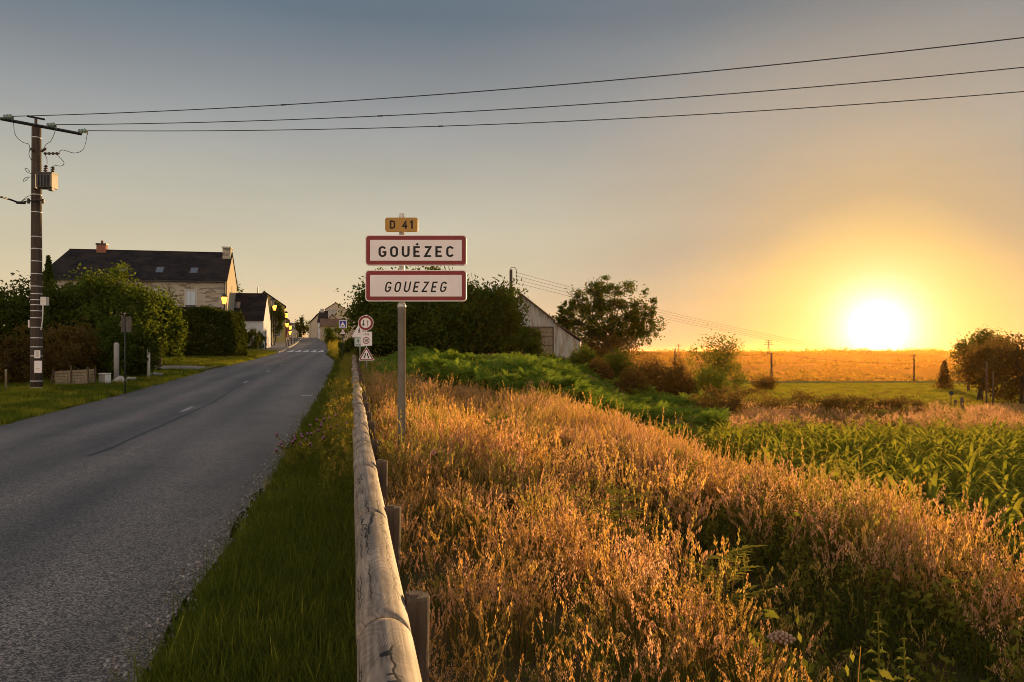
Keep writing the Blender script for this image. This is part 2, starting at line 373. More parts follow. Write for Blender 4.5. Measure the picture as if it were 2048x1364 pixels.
pm('lamp_lit', (.9, .5, .15), rough=.5, emit=((1.0, .36, .035), 3.2))
pm('lamp_clear', (.5, .45, .35), rough=.2, spec=.6)
pm('post_brown', (.075, .05, .033), (.15, .105, .07), 3, .9, .5, 20, stretch=(6, 6, .7))
leafmat('leaf_dark', (.030, .052, .010), (.090, .120, .022), .40)
leafmat('leaf_bush', (.036, .066, .011), (.115, .150, .026), .42)
leafmat('leaf_hedge', (.026, .044, .009), (.066, .084, .017), .3)
leafmat('leaf_brown', (.075, .055, .018), (.150, .105, .034), .42)
leafmat('leaf_walnut', (.040, .062, .010), (.120, .145, .024), .48)
leafmat('leaf_fern', (.085, .15, .02), (.18, .26, .04), .45)
leafmat('leaf_corn', (.10, .14, .022), (.27, .28, .05), .56, .5, (1.35, 1.08, .5))
leafmat('leaf_sapling', (.15, .16, .03), (.25, .24, .05), .5)
leafmat('leaf_nettle', (.09, .12, .025), (.15, .17, .04), .45)
leafmat('flower_white', (.62, .55, .48), (.72, .66, .6), .4)
leafmat('blade_green', (.040, .066, .010), (.120, .140, .024), .45)
leafmat('blade_verge', (.17, .23, .026), (.38, .34, .04), .48, patch=((.10, .155, .02), .5))
leafmat('straw', (.28, .160, .045), (.76, .50, .18), .54, .6, (1.05, .93, .6), patch=((.30, .27, .06), .7))
leafmat('straw_pink', (.36, .21, .11), (.74, .48, .29), .52, .6, (1.05, .90, .66))
leafmat('straw_stem', (.09, .065, .02), (.26, .165, .055), .4, .6)
leafmat('weed_leaf', (.10, .125, .02), (.24, .23, .045), .5)
leafmat('yellow_weed', (.18, .16, .025), (.36, .27, .05), .45)
pm('weed_head', (.035, .02, .014), rough=.9)
pm('thistle_purple', (.36, .13, .34), rough=.9)
pm('bark', (.055, .04, .028), (.10, .075, .05), 4, .95, .8, 20, stretch=(4, 4, 1))

def road_material():
    m = bpy.data.materials.new('asphalt'); nt, n, l = nodes_of(m); b = n['Principled BSDF']
    tc = n.new('ShaderNodeTexCoord')
    mp = n.new('ShaderNodeMapping'); mp.inputs['Rotation'].default_value = (0, 0, -math.atan2(-TS, TC)); l.new(tc.outputs['Object'], mp.inputs[0])
    vec = mp.outputs[0]
    def noise(scale, det=4, st=None):
        t = n.new('ShaderNodeTexNoise'); t.inputs['Scale'].default_value = scale; t.inputs['Detail'].default_value = det
        if st:
            q = n.new('ShaderNodeMapping'); q.inputs['Scale'].default_value = st; l.new(vec, q.inputs[0]); l.new(q.outputs[0], t.inputs['Vector'])
        else: l.new(vec, t.inputs['Vector'])
        return t.outputs['Fac']
    vo = n.new('ShaderNodeTexVoronoi'); vo.inputs['Scale'].default_value = 92; l.new(vec, vo.inputs['Vector'])
    r1 = n.new('ShaderNodeValToRGB'); e = r1.color_ramp.elements; e[0].color = (.022, .0205, .0195, 1); e[1].color = (.30, .275, .248, 1); e[0].position = .28; e[1].position = 1
    wn = n.new('ShaderNodeSeparateColor'); l.new(vo.outputs['Color'], wn.inputs[0]); l.new(wn.outputs[0], r1.inputs[0])
    r2 = n.new('ShaderNodeValToRGB'); e = r2.color_ramp.elements; e[0].position = .32; e[1].position = .7; e[0].color = (.62, .61, .60, 1); e[1].color = (1.25, 1.20, 1.14, 1)
    l.new(noise(.5, 5, (1.6, .22, 1)), r2.inputs[0])
    mx = n.new('ShaderNodeMix'); mx.data_type = 'RGBA'; mx.blend_type = 'MULTIPLY'; mx.inputs[0].default_value = 1
    l.new(r1.outputs[0], mx.inputs[6]); l.new(r2.outputs[0], mx.inputs[7])
    r3 = n.new('ShaderNodeValToRGB'); e = r3.color_ramp.elements; e[0].position = .56; e[1].position = .75; e[0].color = (1, 1, 1, 1); e[1].color = (.66, .65, .64, 1)
    l.new(noise(.9, 6), r3.inputs[0])
    m2 = n.new('ShaderNodeMix'); m2.data_type = 'RGBA'; m2.blend_type = 'MULTIPLY'; m2.inputs[0].default_value = 1
    l.new(mx.outputs[2], m2.inputs[6]); l.new(r3.outputs[0], m2.inputs[7]); dt = n.new('ShaderNodeVectorMath'); dt.operation = 'DOT_PRODUCT'; l.new(tc.outputs['Object'], dt.inputs[0]); dt.inputs[1].default_value = (TC, -TS, 0)
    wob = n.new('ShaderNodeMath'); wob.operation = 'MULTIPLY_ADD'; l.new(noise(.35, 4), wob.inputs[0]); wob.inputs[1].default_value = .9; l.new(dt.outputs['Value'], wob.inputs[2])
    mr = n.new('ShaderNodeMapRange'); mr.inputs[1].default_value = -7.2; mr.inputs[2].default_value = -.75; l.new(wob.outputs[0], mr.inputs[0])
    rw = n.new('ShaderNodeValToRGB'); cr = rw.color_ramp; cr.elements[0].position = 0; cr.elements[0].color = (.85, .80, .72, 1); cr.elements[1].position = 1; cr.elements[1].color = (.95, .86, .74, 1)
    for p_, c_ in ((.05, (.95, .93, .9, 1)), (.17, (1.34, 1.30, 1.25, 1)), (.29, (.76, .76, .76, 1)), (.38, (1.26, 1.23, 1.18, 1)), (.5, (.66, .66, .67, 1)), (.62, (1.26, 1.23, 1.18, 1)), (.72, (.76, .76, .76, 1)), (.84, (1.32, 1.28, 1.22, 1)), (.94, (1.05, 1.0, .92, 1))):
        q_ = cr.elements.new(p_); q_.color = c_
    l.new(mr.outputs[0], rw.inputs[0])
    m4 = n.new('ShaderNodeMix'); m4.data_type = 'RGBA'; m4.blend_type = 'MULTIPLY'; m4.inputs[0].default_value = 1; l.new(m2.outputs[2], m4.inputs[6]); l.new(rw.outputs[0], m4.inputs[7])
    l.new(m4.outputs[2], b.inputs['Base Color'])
    b.inputs['Roughness'].default_value = .62; b.inputs['Specular IOR Level'].default_value = .45
    bp = n.new('ShaderNodeBump'); bp.inputs['Strength'].default_value = .55; bp.inputs['Distance'].default_value = .0015
    l.new(vo.outputs['Distance'], bp.inputs['Height']); l.new(bp.outputs[0], b.inputs['Normal'])
    MATS['asphalt'] = m
road_material()
def stone_material():
    m = bpy.data.materials.new('rubble_stone'); nt, n, l = nodes_of(m); b = n['Principled BSDF']
    tc = n.new('ShaderNodeTexCoord')
    mp = n.new('ShaderNodeMapping'); mp.inputs['Scale'].default_value = (1.5, 1.5, 5.2); l.new(tc.outputs['Object'], mp.inputs[0])
    nz = n.new('ShaderNodeTexNoise'); nz.inputs['Scale'].default_value = 1.4; l.new(mp.outputs[0], nz.inputs['Vector'])
    ad = n.new('ShaderNodeVectorMath'); ad.operation = 'MULTIPLY_ADD'; ad.inputs[1].default_value = (.16, .16, .16); l.new(nz.outputs['Color'], ad.inputs[0]); l.new(mp.outputs[0], ad.inputs[2])
    vo = n.new('ShaderNodeTexVoronoi'); vo.inputs['Scale'].default_value = 1.0; l.new(ad.outputs[0], vo.inputs['Vector'])
    sp = n.new('ShaderNodeSeparateColor'); l.new(vo.outputs['Color'], sp.inputs[0])
    r = n.new('ShaderNodeValToRGB'); cr = r.color_ramp; cr.interpolation = 'CONSTANT'
    cr.elements[0].position = 0; cr.elements[0].color = (.040, .032, .026, 1); cr.elements[1].position = .36; cr.elements[1].color = (.42, .37, .27, 1)
    for p, c in ((.5, (.38, .345, .27, 1)), (.68, (.26, .23, .18, 1)), (.82, (.42, .385, .31, 1))):
        q = cr.elements.new(p); q.color = c
    l.new(sp.outputs[0], r.inputs[0])
    ed = n.new('ShaderNodeTexVoronoi'); ed.feature = 'DISTANCE_TO_EDGE'; l.new(ad.outputs[0], ed.inputs['Vector'])
    re = n.new('ShaderNodeValToRGB'); re.color_ramp.elements[0].position = .06; re.color_ramp.elements[1].position = .16; l.new(ed.outputs[0], re.inputs[0])
    mx = n.new('ShaderNodeMix'); mx.data_type = 'RGBA'; l.new(re.outputs[0], mx.inputs[0]); mx.inputs[6].default_value = (.40, .36, .285, 1); l.new(r.outputs[0], mx.inputs[7])
    l.new(mx.outputs[2], b.inputs['Base Color']); b.inputs['Roughness'].default_value = .9
    bp = n.new('ShaderNodeBump'); bp.inputs['Strength'].default_value = .5; bp.inputs['Distance'].default_value = .03; l.new(ed.outputs[0], bp.inputs['Height']); l.new(bp.outputs[0], b.inputs['Normal'])
    MATS['rubble_stone'] = m
stone_material()
def log_material():
    m = bpy.data.materials.new('weathered_log'); nt, n, l = nodes_of(m); b = n['Principled BSDF']
    tc = n.new('ShaderNodeTexCoord'); oi = n.new('ShaderNodeObjectInfo')
    off = n.new('ShaderNodeVectorMath'); off.operation = 'MULTIPLY_ADD'; l.new(oi.outputs['Random'], off.inputs[0]); off.inputs[1].default_value = (7, 31, 3); l.new(tc.outputs['Object'], off.inputs[2])
    mp = n.new('ShaderNodeMapping'); mp.inputs['Scale'].default_value = (1, .42, 1); l.new(off.outputs[0], mp.inputs[0])
    nz = n.new('ShaderNodeTexNoise'); nz.inputs['Scale'].default_value = 5.5; nz.inputs['Detail'].default_value = 1.2; l.new(mp.outputs[0], nz.inputs['Vector'])
    # growth rings: closely spaced contour lines of a slow noise
    ml = n.new('ShaderNodeMath'); ml.operation = 'MULTIPLY'; ml.inputs[1].default_value = 150; nq = n.new('ShaderNodeTexNoise'); nq.inputs['Scale'].default_value = 16; nq.inputs['Detail'].default_value = 3; l.new(off.outputs[0], nq.inputs['Vector']); nd = n.new('ShaderNodeMath'); nd.operation = 'MULTIPLY_ADD'; nd.inputs[1].default_value = .035; l.new(nq.outputs['Fac'], nd.inputs[0]); l.new(nz.outputs['Fac'], nd.inputs[2]); l.new(nd.outputs[0], ml.inputs[0])
    sn = n.new('ShaderNodeMath'); sn.operation = 'SINE'; l.new(ml.outputs[0], sn.inputs[0])
    r = n.new('ShaderNodeValToRGB'); e = r.color_ramp.elements; e[0].position = .0; e[1].position = .85; e[0].color = (.265, .22, .165, 1); e[1].color = (.35, .295, .23, 1)
    mr = n.new('ShaderNodeMapRange'); mr.inputs[1].default_value = -1; mr.inputs[2].default_value = 1; l.new(sn.outputs[0], mr.inputs[0]); l.new(mr.outputs[0], r.inputs[0])
    n2 = n.new('ShaderNodeTexNoise'); n2.inputs['Scale'].default_value = 3; n2.inputs['Detail'].default_value = 6; l.new(off.outputs[0], n2.inputs['Vector'])
    r2 = n.new('ShaderNodeValToRGB'); e = r2.color_ramp.elements; e[0].position = .35; e[1].position = .65; e[0].color = (.70, .68, .66, 1); e[1].color = (1.15, 1.12, 1.08, 1); l.new(n2.outputs['Fac'], r2.inputs[0])
    mx = n.new('ShaderNodeMix'); mx.data_type = 'RGBA'; mx.blend_type = 'MULTIPLY'; mx.inputs[0].default_value = 1; l.new(r.outputs[0], mx.inputs[6]); l.new(r2.outputs[0], mx.inputs[7])
    # drying cracks along the grain
    m3 = n.new('ShaderNodeMapping'); m3.inputs['Scale'].default_value = (15, .32, 15); l.new(off.outputs[0], m3.inputs[0])
    n4 = n.new('ShaderNodeTexNoise'); n4.inputs['Scale'].default_value = 9; n4.inputs['Detail'].default_value = 3; l.new(off.outputs[0], n4.inputs['Vector'])
    a4 = n.new('ShaderNodeVectorMath'); a4.operation = 'MULTIPLY_ADD'; a4.inputs[1].default_value = (.7, .2, .7); l.new(n4.outputs['Color'], a4.inputs[0]); l.new(m3.outputs[0], a4.inputs[2])
    vo = n.new('ShaderNodeTexVoronoi'); vo.feature = 'DISTANCE_TO_EDGE'; vo.inputs['Scale'].default_value = .75; l.new(a4.outputs[0], vo.inputs['Vector'])
    rc = n.new('ShaderNodeValToRGB'); e = rc.color_ramp.elements; e[0].position = .012; e[1].position = .035; e[0].color = (.07, .06, .05, 1); e[1].color = (1, 1, 1, 1); l.new(vo.outputs[0], rc.inputs[0])
    n5 = n.new('ShaderNodeTexNoise'); n5.inputs['Scale'].default_value = 2.2; l.new(off.outputs[0], n5.inputs['Vector'])
    r5 = n.new('ShaderNodeValToRGB'); e = r5.color_ramp.elements; e[0].position = .47; e[1].position = .56; l.new(n5.outputs['Fac'], r5.inputs[0])
    mc = n.new('ShaderNodeMix'); mc.data_type = 'RGBA'; l.new(r5.outputs[0], mc.inputs[0]); l.new(rc.outputs[0], mc.inputs[7]); mc.inputs[6].default_value = (1, 1, 1, 1)
    m5 = n.new('ShaderNodeMix'); m5.data_type = 'RGBA'; m5.blend_type = 'MULTIPLY'; m5.inputs[0].default_value = 1; l.new(mx.outputs[2], m5.inputs[6]); l.new(mc.outputs[2], m5.inputs[7])
    mf = n.new('ShaderNodeMapping'); mf.inputs['Scale'].default_value = (60, 2.2, 60); l.new(off.outputs[0], mf.inputs[0])
    nf = n.new('ShaderNodeTexNoise'); nf.inputs['Scale'].default_value = 1; nf.inputs['Detail'].default_value = 4; l.new(mf.outputs[0], nf.inputs['Vector'])
    rf = n.new('ShaderNodeValToRGB'); e = rf.color_ramp.elements; e[0].position = .36; e[1].position = .62; e[0].color = (.62, .60, .57, 1); e[1].color = (1.12, 1.1, 1.08, 1); l.new(nf.outputs['Fac'], rf.inputs[0])
    m6 = n.new('ShaderNodeMix'); m6.data_type = 'RGBA'; m6.blend_type = 'MULTIPLY'; m6.inputs[0].default_value = 1; l.new(m5.outputs[2], m6.inputs[6]); l.new(rf.outputs[0], m6.inputs[7]); m5 = m6
    l.new(m5.outputs[2], b.inputs['Base Color']); b.inputs['Roughness'].default_value = .7; b.inputs['Specular IOR Level'].default_value = .3
    bp = n.new('ShaderNodeBump'); bp.inputs['Strength'].default_value = .5; bp.inputs['Distance'].default_value = .008; l.new(m5.outputs[2], bp.inputs['Height']); l.new(bp.outputs[0], b.inputs['Normal'])
    MATS['weathered_log'] = m
log_material()
def farmland_material():
    m = bpy.data.materials.new('farmland'); nt, n, l = nodes_of(m); b = n['Principled BSDF']
    tc = n.new('ShaderNodeTexCoord'); mp = n.new('ShaderNodeMapping'); mp.inputs['Scale'].default_value = (.0035, .0018, .001); l.new(tc.outputs['Object'], mp.inputs[0])
    vo = n.new('ShaderNodeTexVoronoi'); vo.inputs['Scale'].default_value = 1.6; l.new(mp.outputs[0], vo.inputs['Vector'])
    sp = n.new('ShaderNodeSeparateColor'); l.new(vo.outputs['Color'], sp.inputs[0])
    r = n.new('ShaderNodeValToRGB'); cr = r.color_ramp; cr.interpolation = 'CONSTANT'; cr.elements[0].color = (.05, .07, .02, 1); cr.elements[1].position = .3; cr.elements[1].color = (.10, .085, .03, 1)
    for p, c in ((.5, (.03, .045, .015, 1)), (.75, (.14, .10, .04, 1))):
        q = cr.elements.new(p); q.color = c
    l.new(sp.outputs[0], r.inputs[0]); l.new(r.outputs[0], b.inputs['Base Color']); b.inputs['Roughness'].default_value = 1; b.inputs['Specular IOR Level'].default_value = 0
    MATS['farmland'] = m
farmland_material()
M = MATS

# ------------------------------------------------------------------ ground: one sheet to the horizon
def build_ground():
    def grow(a, b, s, g):
        out = [a]; 
        while abs(out[-1] - a) < abs(b - a): out.append(out[-1] + s); s *= g
        return out
    us = np.unique(np.round(np.concatenate([np.arange(-9.6, 8.01, .2), grow(8, 6000, .3, 1.14), grow(-9.6, -6000, -.3, -1) if False else [-9.6 - k for k in np.cumsum(.3 * 1.15 ** np.arange(55))]]), 3))
    us = us[(us > -5500) & (us < 5500)]
    vs = np.unique(np.round(np.concatenate([np.arange(-20, 60, .45), grow(60, 9000, .6, 1.035)]), 3))
    U, Vv = np.meshgrid(us, vs)
    Z = ground_uv(U, Vv); X = RX0 + U * TC + Vv * TS; Y = -U * TS + Vv * TC
    nu, nv = len(us), len(vs)
    i = np.arange(nv - 1)[:, None] * nu + np.arange(nu - 1)[None]
    Q = np.stack([i, i + 1, i + nu + 1, i + nu], -1).reshape(-1, 4)
    cx = ((X[:-1, :-1] + X[1:, 1:]) / 2).ravel(); cy = ((Y[:-1, :-1] + Y[1:, 1:]) / 2).ravel()
    cu, cv = xy2uv(cx, cy)
    mi = np.zeros(len(Q), int); mi[(cu > 9) & (cy > 44)] = 1; mi[(cu < -8.0)] = 1; mi[np.hypot(cx, cy) > 260] = 2
    me = mesh_np('ground', np.stack([X, Y, Z], -1).reshape(-1, 3), Q, mats=[M['earth'], M['meadow'], M['farmland']], midx=mi, smooth=True)
    tag(link('ground', me), kind='structure')
build_ground()
def strip(name, v0, v1, fl, fr, dz, mat, nu=6, step=.8, parent=None, kind=None, zfun=None):
    vs = np.arange(v0, v1 + 1e-6, step); V = []
    for v in vs:
        a, b = float(fl(v)), float(fr(v))
        for k in range(nu + 1):
            u = a + (b - a) * k / nu; x, y = uv2xy(u, v); V.append((x, y, (zr(v) if zfun is None else zfun(u, v)) + dz))
    n = nu + 1; i = np.arange(len(vs) - 1)[:, None] * n + np.arange(nu)[None]
    Q = np.stack([i, i + 1, i + n + 1, i + n], -1).reshape(-1, 4)
    o = link(name, mesh_np(name, V, Q, mats=[mat], smooth=True), parent)
    if kind: o['kind'] = kind
    return o
def camber(u, v): return float(zr(v)) - .0012 * (u + 4.45) ** 2 * (1 if v < 80 else 0)
_rr = rng(5)
_eu = {round(float(v), 2): (float(_rr.normal(0, .05)), float(_rr.normal(0, .06))) for v in np.arange(-10, 290, .5)}
def edge(v, k): return _eu.get(round(float(v), 2), (0, 0))[k]
road = strip('road', -10, 270, lambda v: ul(v) + edge(v, 0), lambda v: ur(v) + edge(v, 1) + .06 * math.sin(v * .9) * math.sin(v * .37), 0, M['asphalt'], 8, .5, kind='structure', zfun=camber)
def mark(name, u0, u1, v0, v1, mat=None, poly=None, dz=.006):
    pts = poly or [(u0, v0), (u1, v0), (u1, v1), (u0, v1)]
    V = [(*uv2xy(u, v), camber(u, v) + dz) for u, v in pts]
    me = bpy.data.meshes.new(name); me.from_pydata(V, [], [tuple(range(len(V)))]); me.materials.append(mat or M['worn_paint'])
    return link(name, me, road)
for v in (22.2, 34.5, 43.5, 52.0): mark('centre_dash', -4.50, -4.38, v, v + 1.5)
mark('edge_dash', -1.75, -1.42, 27.5, 27.62, M['white_paint']); mark('edge_dash', -7.45, -7.1, 27.3, 27.42, M['white_paint'])
for k in range(9): mark('road_stud', -4.6 + .05 * math.sin(k * 2.2), -4.52 + .05 * math.sin(k * 2.2), 8.2 + k * 2.6, 8.24 + k * 2.6)
# tar seam along the middle of the carriageway
def seam():
    r = rng(11); V = []; vs = np.arange(14, 75, .6); off = np.cumsum(r.normal(0, .03, len(vs))); off -= np.linspace(0, off[-1], len(vs))
    for k, v in enumerate(vs):
        w = .025 + .02 * r.random()
        for s in (-1, 1): V.append((*uv2xy(-4.25 + off[k] + s * w, v), camber(-4.25, v) + .004))
    i = np.arange(len(vs) - 1)[:, None] * 2; Q = np.concatenate([i, i + 1, i + 3, i + 2], 1)
    link('tar_seam', mesh_np('tar_seam', V, Q, mats=[pm('tar', (.018, .018, .019), rough=.5)]), road)
seam()
# speed-hump ramp: five white triangles, then pale cross lines
for k in range(5):
    a = -6.95 + k * .80; mark('hump_triangle', 0, 0, 0, 0, M['white_paint'], [(a, 88.6), (a + .72, 88.6), (a + .36, 95)], .012)
mark('cross_line', -7.0, -3.0, 97.5, 98.4); mark('cross_line', -8.0, -3.6, 121, 122.4)
mark('give_way_patch', -9.2, -7.7, 95.5, 98, M['white_paint'], None, .05)
# driveway on the left, pavement and kerb into the village
strip('driveway', 45.5, 50.5, lambda v: -17 - (v - 45.5) * .6, lambda v: -7.6, .055, M['gravel'], 8, .5, kind='structure', zfun=lambda u, v: float(ground_uv(u, v)))
strip('pavement', 84, 260, lambda v: ul(v) - 4.5, lambda v: ul(v) - .14, .15, M['asphalt_path'], 4, 2, kind='structure')
def kerb(fu, v0, v1, w):
    m = MB(); vs = np.arange(v0, v1, 2.0)
    for v in vs:
        a = uv2xy(float(fu(v)), v); b = uv2xy(float(fu(v)) + w, v); c = uv2xy(float(fu(v + 1.96)) + w, v + 1.96); d = uv2xy(float(fu(v + 1.96)), v + 1.96)
        z0, z1 = float(zr(v)), float(zr(v + 1.96))
        m.add([(*a, z0 - .2), (*b, z0 - .2), (*c, z1 - .2), (*d, z1 - .2), (*a, z0 + .14), (*b, z0 + .14), (*c, z1 + .14), (*d, z1 + .14)],
              [(0, 3, 2, 1), (4, 5, 6, 7), (0, 1, 5, 4), (1, 2, 6, 5), (2, 3, 7, 6), (3, 0, 4, 7)])
    return m
k1 = kerb(lambda v: ul(v) - .14, 84, 190, .14).build('kerb', M['concrete']); k1['kind'] = 'structure'
k2 = kerb(lambda v: ur(v) + .02, 86, 190, .14).build('kerb', M['concrete']); k2['kind'] = 'structure'
strip('cross_street', 186, 193, lambda v: -34, lambda v: 6, .03, M['concrete'], 10, 1, kind='structure')

# ------------------------------------------------------------------ lettering as flat strokes
def arc(cx, cy, rx, ry, a0, a1, n=9):
    return [(cx + rx * math.cos(math.radians(a0 + (a1 - a0) * i / n)), cy + ry * math.sin(math.radians(a0 + (a1 - a0) * i / n))) for i in range(n + 1)]
x0_, x1_, y0_, y1_ = .08, .52, .08, .92; cx_ = .30; rx_ = .22
def _round(): return arc(cx_, .68, rx_, .24, 0, 180, 10) + arc(cx_, .32, rx_, .24, 180, 360, 10)
GLY = {
 'O': ([_round() + [(x1_, .68)]], .6), '0': ([_round() + [(x1_, .68)]], .6),
 'C': ([arc(cx_, .68, rx_, .24, 22, 180, 9) + arc(cx_, .32, rx_, .24, 180, 338, 9)], .58),
 'G': ([arc(cx_, .68, rx_, .24, 22, 180, 9) + arc(cx_, .32, rx_, .24, 180, 360, 9) + [(x1_, .46), (.30, .46)]], .6),
 'U': ([[(x0_, 1.0)] + arc(cx_, .32, rx_, .24, 180, 360, 10) + [(x1_, 1.0)]], .6),
 'E': ([[(.50, y1_), (x0_, y1_), (x0_, y0_), (.50, y0_)], [(x0_, .5), (.44, .5)]], .54),
 'Z': ([[(.04, y1_), (.48, y1_), (.07, y0_), (.54, y0_)]], .57),
 'L': ([[(x0_, 1), (x0_, y0_), (.46, y0_)]], .5),
 'N': ([[(x0_, 0), (x0_, .92), (x1_, .08), (x1_, 1)]], .6),
 'D': ([[(x0_, y0_), (x0_, y1_), (.28, y1_)] + arc(.28, .68, .24, .24, 80, 0, 6) + arc(.28, .32, .24, .24, 0, -80, 6) + [(.28, y0_), (x0_, y0_)]], .6),
 '4': ([[(.40, 0), (.40, .93), (.06, .30), (.56, .30)]], .6),
 '1': ([[(.10, .76), (.30, .92), (.30, 0)]], .42),
 '3': ([[(.07, .86)] + arc(.27, .71, .21, .21, 110, -80, 9) + arc(.27, .29, .23, .21, 80, -130, 10)], .56),
 ' ': ([], .42),
}
GLY['É'] = (GLY['E'][0] + [[(.22, 1.10), (.36, 1.26)]], .54)
def stroke(poly, th):
    pts = [Vector(p) for p in poly]; closed = (pts[0] - pts[-1]).length < 1e-5
    V = []; n = len(pts)
    for i, p in enumerate(pts):
        a = pts[i - 1] if i else (pts[-2] if closed else None); b = pts[i + 1] if i < n - 1 else (pts[1] if closed else None)
        d1 = (p - a).normalized() if a is not None else None; d2 = (b - p).normalized() if b is not None else None
        if d1 is None: d1 = d2
        if d2 is None: d2 = d1
        n1 = Vector((-d1.y, d1.x)); n2 = Vector((-d2.y, d2.x)); m = (n1 + n2)
        m = m.normalized() if m.length > 1e-4 else n1
        k = min(1 / max(m.dot(n1), .3), 2.2) * th / 2
        V += [p + m * k, p - m * k]
    return V, [(2 * i, 2 * i + 1, 2 * i + 3, 2 * i + 2) for i in range(n - 1)]
def write(parent, s, xc, z0, h, y, th, mat, gap=.25, slant=0.0, width=None, name='letter'):
    tot = sum(GLY[c][1] + gap for c in s) - gap
    sx = h if width is None else width / tot
    x = xc - tot * sx / 2
    for c in s:
        polys, w = GLY[c]
        V = []; F = []
        for pl in polys:
            v, f = stroke(pl, th); k = len(V)
            V += [(x + q.x * sx + slant * q.y * h - slant * h / 2, y, z0 + q.y * h) for q in v]; F += [tuple(i + k for i in g) for g in f]
        if V:
            me = bpy.data.meshes.new(name); me.from_pydata(V, [], F); me.materials.append(mat); link(name, me, parent)
        x += (w + gap) * sx
def rrect(w, h, r, n=5):
    out = []
    for cx, cz, a in ((w / 2 - r, h / 2 - r, 0), (-w / 2 + r, h / 2 - r, 90), (-w / 2 + r, -h / 2 + r, 180), (w / 2 - r, -h / 2 + r, 270)):
        out += arc(cx, cz, r, r, a, a + 90, n)
    return out
def shift(poly, x, z): return [(a + x, b + z) for a, b in poly]
def rtri(s, r=.06, n=4):        # upright triangle of side s, rounded corners, centred on its height
    h = s * .866; c = [(-s / 2, -h / 2), (s / 2, -h / 2), (0, h / 2)]; out = []
    for i in range(3):
        p = Vector(c[i]); a = Vector(c[i - 1]); b = Vector(c[(i + 1) % 3]); da = (a - p).normalized(); db = (b - p).normalized()
        q0 = p + da * r * 1.5; q1 = p + db * r * 1.5
        for k in range(n + 1):
            t = k / n; out.append(tuple((q0 * (1 - t) + p * t) * (1 - t) + (p * (1 - t) + q1 * t) * t))
    return out
def face(name, poly, y, mat, parent, th=.002):
    return MB().prism(poly, y, y + th).build(name, mat, parent)

# ------------------------------------------------------------------ the town sign
def town_sign():
    Y = 10.5; px = P(803.5, 705, Y).x; g = gz(px, Y)
    t = thing('town_sign', 'large two panel town sign reading GOUÉZEC and GOUEZEG on a grey post', 'sign', (px, Y, g))
    S = 154.3
    zz = lambda py: EYE - (py - 705) / S - g
    xx = lambda p: (p - 803.5) / S
    MB().lathe([(.052, -.4), (.052, zz(616)), (.056, zz(616)), (.056, zz(611)), (.046, zz(607)), (.036, zz(606))], 16).build('post', M['galva'], t, True)
    p2 = MB().lathe([(.036, zz(607)), (.036, zz(431)), (.030, zz(431)), (.030, zz(428)), (.02, zz(426.5))], 14).build('upper_post', M['galva'], t, True)
    def plate(py0, py1, txt, slant, th, wpx, xc, hz, name):
        cx, cz = xx(833.5), (zz(py0) + zz(py1)) / 2; h = zz(py0) - zz(py1); w = 201 / S
        b = MB().prism(shift(rrect(w, h, .045), cx, cz), -.085, -.045).build(name, M['sign_white'], t)
        face('red_border', shift(rrect(w - .024, h - .024, .035), cx, cz), -.0875, M['sign_red'], b)
        face('white_field', shift(rrect(w - .125, h - .125, .006, 2), cx, cz), -.090, M['sign_white'], b)
        write(b, txt, xx(xc), zz(hz), .138, -.0915, th, M['sign_black'], .30, slant, wpx / S)
        for s in (-.03, .03): MB().box(-.05, .05, -.045, .045, cz + s * 3 - .012, cz + s * 3 + .012).build('clamp', M['galva'], b)
    plate(472, 532.5, 'GOUÉZEC', 0, .175, 149, 834, 515.5, 'upper_panel')
    plate(541.5, 603.5, 'GOUEZEG', .2, .145, 122, 833.5, 585.5, 'lower_panel')
    cx, cz = xx(804.5), (zz(437) + zz(465)) / 2
    b = MB().prism(shift(rrect(65 / S, 28 / S, .03), cx, cz), -.075, -.04).build('route_panel', M['sign_yellow'], t)
    write(b, 'D 41', cx, zz(459), .105, -.0775, .18, M['sign_black'], .2, 0, 46 / S)
    face('post_cap_clip', shift(rrect(.05, .06, .01, 2), 0, zz(432)), -.05, M['galva'], t)
town_sign()

